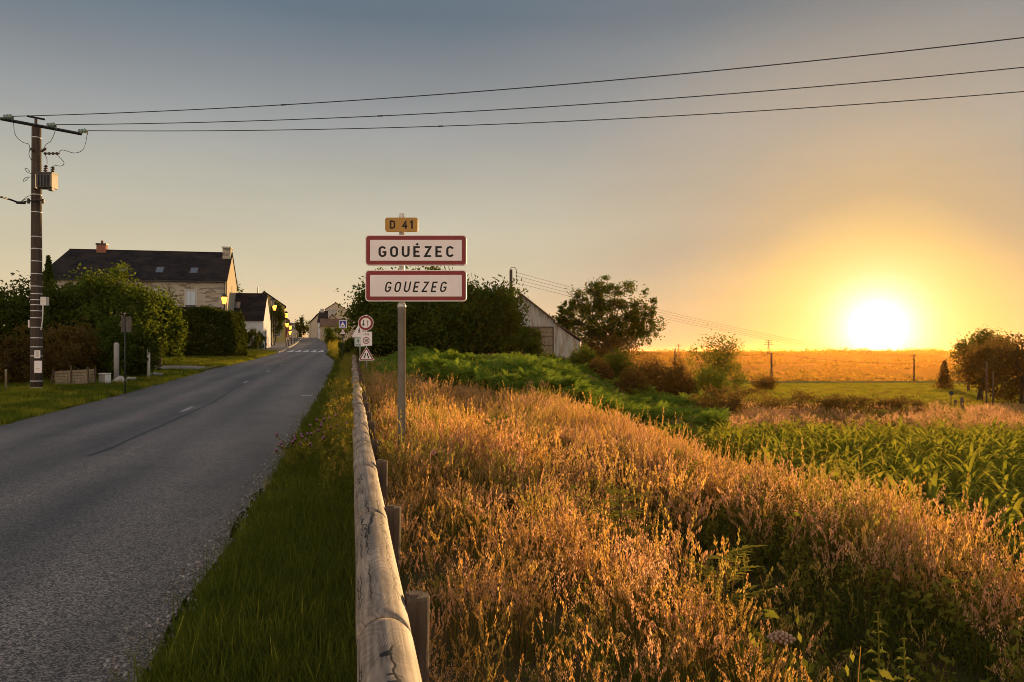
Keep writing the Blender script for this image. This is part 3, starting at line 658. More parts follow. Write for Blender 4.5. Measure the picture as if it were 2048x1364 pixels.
# ------------------------------------------------------------------ small road signs by the guardrail
def zone_sign():
    Y = 38.5; S = FPX / Y; c = P(733, 705, Y); g = gz(c.x, Y)
    t = thing('road_sign', 'post with round priority sign, zone 30 panel and road narrows triangle', 'sign', (c.x, Y, g))
    zz = lambda py: EYE - (py - 705) / S - g; xx = lambda p: (p - 733) / S
    MB().lathe([(.03, -.3), (.03, zz(630)), (.02, zz(629))], 10).build('post', M['galva'], t, True)
    cz = zz(646); R = 15.4 / S
    cir = lambda r, x=0, z=0: [(x + r * math.cos(2 * PI * i / 32), z + r * math.sin(2 * PI * i / 32)) for i in range(32)]
    b = MB().prism(cir(R, xx(732), cz), -.07, -.04).build('round_panel', M['sign_white'], t)
    face('red_ring', cir(R * .94, xx(732), cz), -.073, M['sign_red'], b); face('white_disc', cir(R * .66, xx(732), cz), -.076, M['sign_white'], b)
    def arrow(x, zb, zt, w, hw, hl, mat, par, y, up):
        s = 1 if up else -1; z0, z1 = (zb, zt) if up else (zt, zb)
        poly = [(x - w, z0), (x + w, z0), (x + w, z1 - s * hl), (x + hw, z1 - s * hl), (x, z1), (x - hw, z1 - s * hl), (x - w, z1 - s * hl)]
        MB().prism(poly, y, y + .002).build('arrow', mat, par)
    arrow(xx(727.2), zz(652.5), zz(640), .021, .07, .11, M['sign_black'], b, -.079, False)
    arrow(xx(736), zz(653), zz(640.5), .013, .045, .07, M['sign_red'], b, -.079, True)
    cz = (zz(663.5) + zz(691.5)) / 2
    b = MB().prism(shift(rrect(22.5 / S, 28 / S, .03), xx(733.3), cz), -.07, -.04).build('zone_panel', M['sign_white'], t)
    write(b, 'ZONE', xx(733.3), zz(670.5), .085, -.0725, .17, M['sign_black'], .3)
    face('red_ring', cir(6.9 / S, xx(732.8), zz(681)), -.0725, M['sign_red'], b); face('white_disc', cir(5.2 / S, xx(732.8), zz(681)), -.0755, M['sign_white'], b)
    write(b, '30', xx(732.8), zz(683.9), .135, -.078, .17, M['sign_black'], .12)
    cz = (zz(693) + zz(720.5)) / 2; s = 30.5 / S
    b = MB().prism(shift(rtri(s + .05), xx(733.3), cz), -.07, -.04).build('triangle_panel', M['sign_white'], t)
    face('red_border', shift(rtri(s - .03, .05), xx(733.3), cz), -.073, M['sign_red'], b); face('white_field', shift(rtri(s * .74, .03), xx(733.3), cz - .035), -.076, M['sign_white'], b)
    for sg in (-1, 1):
        V, F = stroke([(xx(733.3) + sg * .105, zz(716.5)), (xx(733.3) + sg * .10, zz(713.5)), (xx(733.3) + sg * .05, zz(710)), (xx(733.3) + sg * .055, zz(706))], .05)
        me = bpy.data.meshes.new('narrowing_line'); me.from_pydata([(v.x, -.079, v.y) for v in V], [], F); me.materials.append(M['sign_black']); link('narrowing_line', me, b)
zone_sign()
def walker(par, x, z, h, y):
    for pl in ([(0, .62), (0, .34)], [(0, .34), (-.14, .0)], [(0, .34), (.13, .02)], [(0, .58), (-.16, .38)], [(0, .58), (.16, .40)]):
        V, F = stroke(pl, .11); me = bpy.data.meshes.new('figure'); me.from_pydata([(x + v.x * h, y, z + v.y * h) for v in V], [], F); me.materials.append(M['sign_black']); link('figure', me, par)
    MB().prism([(x + .09 * h * math.cos(a * PI / 5), z + h * .78 + .09 * h * math.sin(a * PI / 5)) for a in range(10)], y, y + .002).build('figure', M['sign_black'], par)
def school_sign():
    Y = 50.0; S = FPX / Y; c = P(720, 705, Y); g = gz(c.x, Y)
    t = thing('school_sign', 'grey post with children triangle and pale ECOLE panel, half hidden behind zone 30', 'sign', (c.x, Y, g))
    zz = lambda py: EYE - (py - 705) / S - g
    MB().lathe([(.03, -.3), (.03, zz(652))], 10).build('post', M['galva'], t, True)
    b = MB().prism(shift(rtri(1.05), 0, zz(660)), -.07, -.04).build('triangle_panel', M['sign_white'], t)
    face('red_border', shift(rtri(.98, .05), 0, zz(660)), -.073, M['sign_white'], b)
    walker(b, -.03, zz(666), .38, -.078); walker(b, .2, zz(666), .28, -.078)
    b = MB().prism(shift(rrect(.64, .78, .04), 0, (zz(668) + zz(692.5)) / 2), -.07, -.04).build('lower_panel', pm('sign_pale', (.55, .62, .58), (.5, .57, .53), 5, .5), t)
    write(b, 'ECOLE', 0, zz(691), .10, -.0725, .2, M['sign_black'], .2, 0, .5)
    walker(b, -.1, zz(685), .3, -.0725)
school_sign()
def hump_sign():
    Y = 52.0; S = FPX / Y; c = P(686, 705, Y); g = gz(c.x, Y)
    t = thing('hump_sign', 'blue square speed hump sign with small triangle below, left of the big bush', 'sign', (c.x, Y, g))
    zz = lambda py: EYE - (py - 705) / S - g
    MB().lathe([(.03, -.3), (.03, zz(643))], 10).build('post', M['dark_metal'], t, True)
    b = MB().prism(shift(rrect(.5, .5, .04), 0, zz(648.5)), -.07, -.04).build('square_panel', M['sign_white'], t)
    face('blue_field', shift(rrect(.42, .42, .03), 0, zz(648.5)), -.073, M['sign_blue'], b)
    face('white_triangle', shift(rtri(.36, .02), 0, zz(648.3)), -.076, M['sign_white'], b); face('hump', [(-.09, zz(651.6)), (.09, zz(651.6)), (.04, zz(650.2)), (-.04, zz(650.2))], -.079, M['sign_black'], b)
    b = MB().prism(shift(rtri(.46, .04), 0, zz(662.5)), -.07, -.04).build('triangle_panel', M['sign_red'], t)
    face('white_field', shift(rtri(.36, .03), 0, zz(662.8)), -.073, M['sign_white'], b); walker(b, -.05, zz(666), .2, -.076); walker(b, .07, zz(666), .16, -.076)
hump_sign()
def back_sign():
    Y = 27.2; S = FPX / Y; c = P(250, 705, Y); g = gz(c.x, Y)
    t = thing('road_sign', 'dark back of a road sign on a thin post on the left verge', 'sign', (c.x, Y, g))
    zz = lambda py: EYE - (py - 705) / S - g
    MB().lathe([(.022, -.3), (.022, zz(628))], 8).build('post', M['dark_metal'], t, True)
    MB().prism(shift(rrect(.30, .52, .03), .06, zz(649)), -.0, .03).build('panel', M['sign_back'], t)
    MB().box(-.12, -.07, -.02, .01, zz(664), zz(630)).build('stiffener', M['sign_back'], t); MB().box(.17, .21, -.03, -.002, zz(664), zz(632)).build('stiffener', M['sign_back'], t)
back_sign()

# ------------------------------------------------------------------ wooden guardrail
def guardrail():
    g = thing('wooden_guardrail', 'weathered round log guardrail running along the right road edge', 'guardrail', (*uv2xy(0, 0), 0))
    r = rng(21); R = .102
    def logmesh(seed):
        r = rng(seed); n, m = 40, 44; V = []
        ph = r.uniform(0, 6, 6)
        for j in range(m + 1):
            s = 1.985 * j / m; end = min(s, 1.985 - s); k = 1 - .10 * math.exp(-(end / .012))
            for i in range(n):
                a = 2 * PI * i / n
                rr = R * k * (1 + .012 * math.sin(2 * a + ph[0] + s) + .008 * math.sin(3 * a + ph[1] + 2.3 * s) + .010 * math.sin(s * 3 + ph[2]))
                V.append((rr * math.cos(a), s, rr * math.sin(a)))
        Q = [(j * n + i, j * n + (i + 1) % n, (j + 1) * n + (i + 1) % n, (j + 1) * n + i) for j in range(m) for i in range(n)]
        me = bpy.data.meshes.new('log'); me.from_pydata(V, [], Q + [tuple(range(n)), tuple(range(m * n + n - 1, m * n - 1, -1))]); me.materials.append(M['weathered_log']); bm_fix(me)
        me.polygons.foreach_set('use_smooth', [len(p.vertices) == 4 for p in me.polygons]); return me
    lm = [logmesh(s) for s in (1, 2, 3, 4)]
    ang = math.atan2(-TS, TC)
    pmesh = MB().prism([(-.055, 0), (.055, 0), (.055, 0), (.055, 0)], 0, 1) if False else None
    def postmesh():
        m = MB(); n = 12; sec = [(-.012, -.058)] + [(-.012 + .085 * math.sin(PI * i / n), -.058 * math.cos(PI * i / n)) for i in range(n + 1)] + [(-.012, .058)]
        sec = [(.0, -.058), (.05, -.058)] + [(.05 + .05 * math.sin(PI * i / n), -.058 * math.cos(PI * i / n)) for i in range(1, n)] + [(.05, .058), (0, .058)]
        k = len(sec); V = [(x, y, -.9) for x, y in sec] + [(x, y, 0) for x, y in sec] + [(x * .94 + .003, y * .9, .012) for x, y in sec]
        F = [(i, (i + 1) % k, (i + 1) % k + k, i + k) for i in range(k)] + [(i + k, (i + 1) % k + k, (i + 1) % k + 2 * k, i + 2 * k) for i in range(k)] + [tuple(range(2 * k, 3 * k))]
        m.add(V, F); m.box(.012, .052, -.03, .03, .0125, .022); return m.mesh('post', M['post_brown'])
    pme = postmesh()
    bolt = MB().lathe([(.018, 0), (.018, .008), (.01, .014)], 8).mesh('bolt', M['dark_metal'])
    org = Vector((*uv2xy(0, 0), 0))
    for k in range(-1, 24):
        v = 3.03 - 2 + 2 * k + 2; z0 = float(zr(v)) + .64; z1 = float(zr(v + 2)) + .64
        o = link('log', lm[(k * 3) % 4], g, Vector((*uv2xy(0, v), z0 + float(r.normal(0, .002)))) - org, (math.atan2(z1 - z0, 2), float(r.uniform(0, 6)) * 0 + k * 1.7, ang))
        q = link('post', pme, g, Vector((*uv2xy(.10, v + .36), float(zr(v)) + .70 + float(r.normal(0, .014)))) - org, (float(r.normal(0, .012)), float(r.normal(0, .012)), ang))
        link('bolt', bolt, q, (.0, 0, -.1), (0, -PI / 2, 0))
guardrail()

# ------------------------------------------------------------------ electricity pole with transformer
def curve(pts, n=10):
    out = []; pts = [Vector(p) for p in pts]
    for i in range(len(pts) - 1):
        p0 = pts[max(i - 1, 0)]; p1 = pts[i]; p2 = pts[i + 1]; p3 = pts[min(i + 2, len(pts) - 1)]
        for k in range(n):
            t = k / n; out.append(.5 * ((2 * p1) + (p2 - p0) * t + (2 * p0 - 5 * p1 + 4 * p2 - p3) * t * t + (3 * p1 - p0 - 3 * p2 + p3) * t ** 3))
    return out + [pts[-1]]
def insul(m, a, b, n, r0, r1):
    a = Vector(a); b = Vector(b); pts = []; rs = []
    for k in range(n):
        for f, r in ((.0, r0), (.30, r1), (.45, r1 * .9), (.6, r0)):
            pts.append(a.lerp(b, (k + f) / n)); rs.append(r)
    m.tube(pts + [b], rs + [r0], 10)
WIRE_ENDS = []
def main_pole():
    Y = 28.0; S = FPX / Y; c = P(73, 705, Y); g = gz(c.x, Y)
    t = thing('electricity_pole', 'tall dark wooden electricity pole with crossarm and transformer, at far left', 'pole', (c.x, Y, g))
    zz = lambda py: EYE - (py - 705) / S - g; xx = lambda p, dy=0: (p - 1024) * (Y + dy) / FPX - c.x
    H = zz(252)
    MB().lathe([(.20, -.5), (.195, zz(700)), (.175, zz(500)), (.15, H - .05), (.14, H)], 18).build('shaft', M['pole_wood'], t, True)
    for py in [775, 762, 712, 694, 676, 655, 636, 622, 610, 600, 588, 573, 548, 523, 498, 474, 425, 390, 276]:
        z = zz(py); r = .20 - .05 * z / H + .006
        MB().lathe([(r, z - .018), (r, z + .018)], 18).build('band', M['band_steel'], t, True)
    # crossarm swung towards the camera on its left
    A = P(4, 238, 26.45); B = P(163, 268, 28.4); o = Vector((c.x, Y, g)); a = A - o; b = B - o; a.y -= .0; 
    mid = (a + b) / 2
    m = MB(); m.tube([a + (a - b) * .02, b], .055, 4); arm = m.build('crossarm', M['dark_metal'], t)
    MB().tube([(0, -.03, H - .1), (0, -.03, zz(237))], .05, 8).build('top_bracket', M['dark_metal'], t)
    d = (b - a).normalized(); MB().tube([Vector((0, -.03, zz(236))) - d * .28, Vector((0, -.03, zz(236))) + d * .28], .035, 4).build('top_bar', M['dark_metal'], t)
    wd = Vector((.97, -.24, 0))
    ends = []
    for k, (f, px, py) in enumerate(((.03, 10, 240), (.56, 92, 253), (.97, 167, 270))):
        p = a.lerp(b, f) + Vector((0, -.03, .07)); q = p + wd * .34
        mm = MB(); insul(mm, p, q, 3, .025, .085); mm.build('insulator', M['glass_insulator'], t, True)
        MB().tube([q, q + Vector((.02, 0, -.14))], .02, 6).build('dead_end_clamp', M['dark_metal'], t)
        ends.append(q + wd * .03); WIRE_ENDS.append(o + q + wd * .03)
    # jumper leads
    def lead(pts): MB().tube(curve(pts, 6), .010, 5).build('jumper_lead', M['wire_black'], t)
    X = lambda px, py, dy=-.22: P(px, py, Y + dy) - o
    lead([ends[0], X(30, 268, -.8), X(45, 284, -.5), X(57, 288), X(60, 298)])
    lead([X(60, 298), X(58, 310), X(64, 322, -.12)])
    lead([ends[1] + Vector((0, 0, -.1)), X(103, 280), X(92, 289), X(89, 296)])
    lead([ends[2], X(168, 296), X(150, 306), X(125, 300), X(117, 307)])
    lead([X(115, 310), X(128, 325), X(122, 332), X(107, 330)])
    lead([X(90, 310), X(94, 318), X(94, 328)])
    for p, q in ((X(60, 297), X(69, 303, -.15)), (X(92, 297), X(82, 303, -.15)), (X(88, 307), X(119, 307, -.3))):
        mm = MB(); insul(mm, p, q, 4, .03, .055); mm.build('fuse_insulator', M['porcelain'], t, True)
    # transformer on its bracket
    tr = MB(); x0, x1 = xx(72, -.55), xx(105, -.5); tr.box(x0, x1, -.55, -.16, zz(381), zz(353)); T = tr.build('transformer', M['transformer_grey'], t)
    MB().box(x0 - .02, x1 + .02, -.57, -.14, zz(353), zz(351)).build('lid', M['transformer_grey'], T)
    for i in range(5):
        MB().box(x0 + .06 + i * .105, x0 + .095 + i * .105, -.59, -.55, zz(379), zz(356)).build('cooling_fin', M['transformer_grey'], T)
    MB().box(xx(98, -.4), xx(107, -.4), -.5, -.3, zz(386), zz(381)).build('drain_box', M['dark_metal'], T)
    for px, py in ((90, 330), (104, 333)):
        mm = MB(); insul(mm, X(px, 351, -.4), X(px + 2, py, -.4), 5, .035, .085); mm.build('bushing', M['porcelain'], T, True)
    MB().box(xx(65, -.25), xx(71, -.25), -.25, -.05, zz(379), zz(351)).build('hanger', M['dark_metal'], t)
    # low-voltage fittings
    for p in ([X(70, 349), X(56, 345), X(50, 338), X(54, 337), X(60, 344)], [X(63, 354), X(52, 355), X(46, 362), X(52, 361), X(57, 355)],
              [X(66, 390), X(55, 393), X(46, 400), X(40, 405)], [X(66, 395), X(52, 398), X(44, 402), X(36, 405)]): lead(p)
    MB().tube([X(54, 402), X(86, 400)], .03, 6).build('tension_bracket', M['dark_metal'], t)
    for px in (57, 86): MB().tube([X(px, 398), X(px, 407)], .045, 6).build('tension_clamp', M['dark_metal'], t)
    cb = MB().tube(curve([X(52, 403), X(38, 405), X(20, 399, -.9), X(-6, 392, -1.8), X(-60, 380, -3.6)], 6), .03, 6).build('bundled_cable', M['wire_black'], t)
    MB().tube([X(33, 405, -.5), X(50, 406)], .05, 6).build('cable_grip', M['dark_metal'], t)
    # notices and boxes low on the shaft
    n1 = MB().prism(shift(rrect(.20, .27, .02), xx(75, -.2), zz(708.5)), -.215, -.20).build('notice_plate', M['sign_white'], t)
    for k in range(3): MB().box(xx(75, -.2) - .06, xx(75, -.2) + .06, -.2175, -.2155, zz(704 + k * 4) - .012, zz(704 + k * 4) + .012).build('printed_line', M['sign_black'], n1)
    n2 = MB().prism(shift(rrect(.25, .42, .02), xx(77, -.2), zz(733.5)), -.235, -.20).build('meter_box', M['sign_white'], t)
    MB().box(xx(77, -.2) - .05, xx(77, -.2) + .05, -.238, -.2355, zz(738), zz(737)).build('printed_line', M['sign_black'], n2)
    MB().box(xx(84), xx(95), -.1, .1, zz(611), zz(594)).build('junction_box', M['galva'], t)
    MB().tube([X(58, 655, -.1), X(58, 640, -.1)], .03, 6).build('marker_tag', M['sign_white'], t)
    MB().tube(curve([X(86, 610, -.18), X(85, 640, -.2), X(82, 660, -.2)], 4), .02, 6).build('conduit', M['galva'], t)
main_pole()
def overhead():
    far = [P(2048, 75, 19.3), P(2048, 134.5, 21.3), P(2048, 183, 23.3)]
    lab = ['topmost of the three overhead wires crossing the sky', 'middle one of the three overhead wires crossing the sky', 'lowest of the three overhead wires crossing the sky']
    sag = [.32, .34, .34]; sl = [.33, .39, .42]
    for a, b, s, L, f in zip(WIRE_ENDS, far, sag, lab, sl):
        pts = []
        for k in range(41):
            t = 1.5 * k / 40; p = a.lerp(b, t); p.z -= 4 * s * t * (1 - t) ; pts.append(p)
        o = tag(MB().tube(pts, .0135, 6).build('overhead_wire', M['wire_black']), L, 'wire', 'three overhead wires')
        p = a.lerp(b, f); p.z -= 4 * s * f * (1 - f); q = a.lerp(b, f + .006); q.z -= 4 * s * (f + .006) * (1 - f - .006)
        MB().tube([p, q], .022, 6).build('splice_sleeve', M['dark_metal'], o)
overhead()

# ------------------------------------------------------------------ buildings
def place(name, label, cat, X, Y, rz, z=None, group=None):
    return thing(name, label, cat, (X, Y, gz(X, Y) if z is None else z), rz, group)
def gable_body(t, L, D, hw, rise, wall, roof, over=.25, hip_left=0, base=-1.0, eave=.3):
    if hip_left:
        m = MB(); m.add([(0, 0, base), (L, 0, base), (L, D, base), (0, D, base), (0, 0, hw), (L, 0, hw), (L, D, hw), (0, D, hw), (L, D / 2, hw + rise)],
                        [(0, 1, 5, 4), (1, 2, 6, 8, 5), (2, 3, 7, 6), (3, 0, 4, 7), (0, 3, 2, 1), (4, 5, 8), (6, 7, 4, 8)])
        m.build('wall', wall, t)
    else:
        MB().prismx([(0, base), (D, base), (D, hw), (D / 2, hw + rise), (0, hw)], 0, L).build('wall', wall, t)
    k = rise / (D / 2); th = .14; R = MB(); hl = hip_left
    ez = hw - eave * k
    for s in (0, 1):
        y = (lambda q: q) if s == 0 else (lambda q: D - q)
        lo, hi = -eave, D / 2
        top = [(-over, y(lo), ez + .04), (L + over, y(lo), ez + .04), (L + over, y(hi), hw + rise + .04), (hl - (0 if hl else over), y(hi), hw + rise + .04)]
        R.add(top + [(a, b, c + th) for a, b, c in top], [(0, 1, 2, 3), (4, 7, 6, 5), (0, 4, 5, 1), (1, 5, 6, 2), (2, 6, 7, 3), (3, 7, 4, 0)])
    if hl:
        top = [(-over, -eave, ez + .04), (hl, D / 2, hw + rise + .04), (-over, D + eave, ez + .04)]
        R.add(top + [(a, b, c + th) for a, b, c in top], [(0, 2, 1), (3, 4, 5), (0, 1, 4, 3), (1, 2, 5, 4), (2, 0, 3, 5)])
    r = R.build('roof', roof, t)
    MB().tube([(hl - over * (not hl), D / 2, hw + rise + .17), (L + over, D / 2, hw + rise + .17)], .09, 8).build('ridge', roof, r)
    return r
def chimney(par, x, y, w, d, z0, z1, mat, pots=1):
    c = MB().box(x - w / 2, x + w / 2, y - d / 2, y + d / 2, z0, z1).build('chimney', mat, par)
    return c
def chimney_cap(t, x, y, w, d, z, mat, pot=True):
    MB().box(x - w / 2 - .07, x + w / 2 + .07, y - d / 2 - .07, y + d / 2 + .07, z - .16, z).build('chimney_cap', mat, t)
    if pot: MB().lathe([(.14, 0), (.12, .32), (.15, .34)], 10, (x, y, z)).build('chimney_pot', M['brick_red'], t, True)
def on_slope(t, x, D, hw, rise, f, w, h, name='skylight'):
    k = math.atan2(rise, D / 2); cy = D / 2 * f; cz = hw + rise * f + .19
    q = link(name, MB().box(-w / 2, w / 2, -h / 2, h / 2, -.03, .05).mesh(name, M['dark_metal']), t, (x, cy, cz), (k, 0, 0))
    g = MB().box(-w / 2 + .07, w / 2 - .07, -h / 2 + .07, h / 2 - .07, .05, .062).build('pane', M['skylight_glass'], q)
    return q
def shuttered(t, x, z, w, h, surround, shut):
    s = MB(); fw = .2
    s.box(x - w / 2 - fw, x - w / 2, -.05, .1, z - fw, z + h + fw); s.box(x + w / 2, x + w / 2 + fw, -.05, .1, z - fw, z + h + fw)
    s.box(x - w / 2, x + w / 2, -.05, .1, z + h, z + h + fw); s.box(x - w / 2, x + w / 2, -.09, .1, z - fw, z)
    f = s.build('window', surround, t)
    for a, b in ((x - w / 2 + .02, x - .02), (x + .02, x + w / 2 - .02)):
        q = MB().box(a, b, -.04, -.005, z + .03, z + h - .03).build('shutter', shut, f)
    MB().box(x - w / 2 + .01, x + w / 2 - .01, -.004, .012, z + .01, z + h - .01).build('reveal', M['sign_black'], f)
    MB().box(x - w / 2 - .04, x + w / 2 + .04, -.16, -.10, z + .02, z + .2).build('window_box', M['dark_metal'], f)
    return f
def window(t, x, z, w, h, frame=None, y=0):
    f = MB(); f.box(x - w / 2, x + w / 2, y - .03, y + .02, z, z + h); q = f.build('window', frame or M['white_paint'], t)
    for a, b in ((x - w / 2 + .06, x - .03), (x + .03, x + w / 2 - .06)): MB().box(a, b, y - .04, y - .031, z + .06, z + h - .06).build('pane', M['window_glass'], q)
    return q
def stone_house():
    L, D, th = 18.6, 8.0, math.radians(11.5)
    c = P(453, 705, 88); ox = c.x - L * math.cos(th); oy = c.y - L * math.sin(th)
    base = 2.2
    t = place('stone_house', 'long stone house with dark slate roof, two chimneys and pale shutters', 'house', ox, oy, th, base)
    hw, rise = 7.4, 3.2
    r = gable_body(t, L, D, hw, rise, M['rubble_stone'], M['slate'], .12, hip_left=1.7)
    # rendered gable on the right, with the downpipe at its corner
    MB().prismx([(.02, -.9), (D - .02, -.9), (D - .02, hw - .02), (D / 2, hw + rise - .06), (.02, hw - .02)], L + .004, L + .04).build('gable_render', M['render_cream'], t)
    MB().tube([(L - .12, -.10, -.9), (L - .12, -.10, hw - .3)], .07, 8).build('downpipe', M['dark_metal'], t)
    MB().tube([(0, -.42, hw - .28), (L, -.42, hw - .28)], .08, 8).build('gutter', M['dark_metal'], t)
    chimney(r, L - .42, D / 2 - .2, .85, 1.5, hw + rise - 1.2, hw + rise + .75, M['rubble_stone']); chimney_cap(t, L - .42, D / 2 - .2, .85, 1.5, hw + rise + .78, M['granite'], False)
    x = 5.0; chimney(r, x, D / 2, .95, .8, hw + rise - .9, hw + rise + .85, M['brick_red']); chimney_cap(t, x, D / 2, .95, .8, hw + rise + .88, M['dark_metal'])
    for px in (7.9, 11.6, 15.1): on_slope(t, px, D, hw, rise, .26, .85, 1.15)
    for x in (11.9, 14.95): shuttered(t, x, hw - 3.0, .95, 1.75, M['granite'], M['shutter_blue'])
    shuttered(t, 7.2, hw - 3.0, .95, 1.75, M['granite'], M['shutter_blue'])
    MB().box(10.5, L - .3, -1.4, -.02, 4.1, 4.32).build('lean_to_roof', M['slate'], t)
    MB().box(10.6, L - .4, -1.3, -.02, -.9, 4.09).build('lean_to_wall', M['rubble_stone'], t)
stone_house()
def white_cottage():
    L, D, th = 6.4, 5.2, math.radians(8)
    c = P(527, 705, 93); ox = c.x - L * math.cos(th); oy = c.y - L * math.sin(th)
    base = gz(c.x, c.y); hw = EYE + 65 * 93 / FPX - base; rise = 3.0
    t = place('white_cottage', 'small white cottage with steep dark roof and one skylight beside the road', 'house', ox, oy, th, base)
    gable_body(t, L, D, hw, rise, M['render_white'], M['slate'], .05, eave=.15)
    on_slope(t, 3.2, D, hw, rise, .52, .85, 1.1)
    # narrow window and meter box on the gable
    w = MB().box(L + .005, L + .06, 1.3, 1.9, .9, 2.2).build('window', M['window_glass'], t); MB().box(L + .06, L + .09, 1.2, 2.0, .82, .9).build('sill', M['granite'], w)
    MB().box(L + .005, L + .12, 1.2, 1.7, .45, .75).build('meter_box', M['dark_metal'], t)
    MB().tube([(L - 1.1, D / 2 + .2, hw + rise - .4), (L - 1.1, D / 2 + .2, hw + rise + 1.0)], .08, 8).build('flue', M['galva'], t)
    # garden wall with ivy in front
    MB().box(L - 2.6, L - .3, -1.3, -1.0, -.4, 1.35).build('garden_wall', M['rubble_stone'], t)
white_cottage()
def end_gable_house(name, label, pxl, pxa, pxr, Y, ya, ye, wall, roof, depth, over=.2, base_z=None, turn=0.0):
    """gable wall towards the viewer"""
    a = P(pxl, ye, Y); b = P(pxr, ye, Y); ap = P(pxa, ya, Y)
    g = gz((a.x + b.x) / 2, Y) if base_z is None else base_z
    t = thing(name, label, 'house', (a.x, Y, g), math.atan2(-(a.x + b.x) / 2, Y) + turn); W = b.x - a.x; hz = a.z - g; az = ap.z - g; ax = ap.x - a.x
    MB().prism([(0, -1.5), (W, -1.5), (W, hz), (ax, az), (0, hz)], 0, depth).build('wall', wall, t)
    R = MB(); th = .18
    for x0, z0, x1, z1 in ((-over, hz - over * (az - hz) / ax, ax, az), (W + over, hz - over * (az - hz) / (W - ax), ax, az)):
        top = [(x0, -over, z0 + .03), (x1, -over, z1 + .03), (x1, depth + over, z1 + .03), (x0, depth + over, z0 + .03)]
        R.add(top + [(p, q, s + th) for p, q, s in top], [(0, 1, 2, 3), (4, 7, 6, 5), (0, 4, 5, 1), (1, 5, 6, 2), (2, 6, 7, 3), (3, 7, 4, 0)])
    r = R.build('roof', roof, t)
    MB().tube([(ax, -over, az + .18), (ax, depth + over, az + .18)], .1, 8).build('ridge', roof, r)
    return t, W, hz, az, ax, r
t, W, hz, az, ax, r = end_gable_house('yellow_house', 'tall ochre yellow house with its gable towards the road, behind the white cottage', 497, 527, 567, 125, 584, 612, M['render_yellow'], M['slate'], 14)
MB().box(W - 1.9, W - .3, -.9, -.05, 2.7, 2.95).build('awning', M['white_paint'], t); window(t, W - 1.2, 1.0, 1.2, 1.5)
t, W, hz, az, ax, r = end_gable_house('street_house', 'dark narrow house with red brown gable end beyond the ochre house', 563, 569, 577, 152, 634, 641, M['brick_red'], M['slate'], 12)
window(t, W - .6, 2.6, .5, 1.0)
t, W, hz, az, ax, r = end_gable_house('street_house', 'pale cream house with sloping roof at the far end of the lit lamps', 576, 580, 596, 186, 651, 663, M['render_cream'], M['slate'], 10)
window(t, W * .5, 1.6, .8, 1.2)
t, W, hz, az, ax, r = end_gable_house('gabled_house', 'cream gabled house with broad chimney on the right of the street', 641, 664, 690, 150, 630, 654, M['render_cream'], M['tile_brown'], 9)
chimney(r, ax, .5, 1.5, .9, az - .8, az + 1.0, M['granite']); chimney_cap(t, ax, .5, 1.5, .9, az + 1.05, M['granite'], False)
window(t, W * .6, hz - 1.6, .7, 1.0); window(t, W * .3, .9, .8, 1.3)
lr = MB(); lr.add([(-.1, -2.6, 2.5), (W, -2.6, 2.5), (W, -.05, 3.9), (-.1, -.05, 3.9), (-.1, -2.6, 2.65), (W, -2.6, 2.65), (W, -.05, 4.05), (-.1, -.05, 4.05)], [(0, 3, 2, 1), (4, 5, 6, 7), (0, 1, 5, 4), (1, 2, 6, 5), (2, 3, 7, 6), (3, 0, 4, 7)]); lr.build('lean_to_roof', M['tile_brown'], t)
MB().box(0, W - .1, -2.4, -.06, -1, 2.49).build('lean_to_wall', M['render_cream'], t)
def terrace(name, label, pa, pb, hw, D, rise, wall, roof, side=1):
    """street front between two ground points, roof ridge parallel to it"""
    a, b = Vector(pa), Vector(pb); d = b - a; L = math.hypot(d.x, d.y); th = math.atan2(d.y, d.x)
    t = thing(name, label, 'house', (a.x, a.y, a.z), th); gable_body(t, L, D, hw, rise, wall, roof, .15, base=-6.5); return t, L
t, L = terrace('slate_house', 'white walled house with slate roof and small chimney behind the cream gable', P(636, 664, 168), P(662, 664, 168.3), 2.1, 7, 2.2, M['render_white'], M['slate'])
c = chimney(t, .5, 3.5, .8, .8, 3.2, 5.0, M['granite']); window(t, 1.4, .7, .7, 1.1)
t, L = terrace('long_house', 'long low beige house lining the right of the street beyond the crest', P(618, 663, 255), P(637, 664, 192), 2.6, 8, 2.6, M['render_beige'], M['slate'])
for k in range(4): window(t, 6 + k * 13, .8, 1.0, 1.2)
t, L = terrace('far_house', 'far grey roofed house at the end of the street', P(594, 664, 250), P(612, 664, 262), 1.0, 7, 1.9, M['render_beige'], M['slate'])
window(t, 1.0, .2, .6, .6)

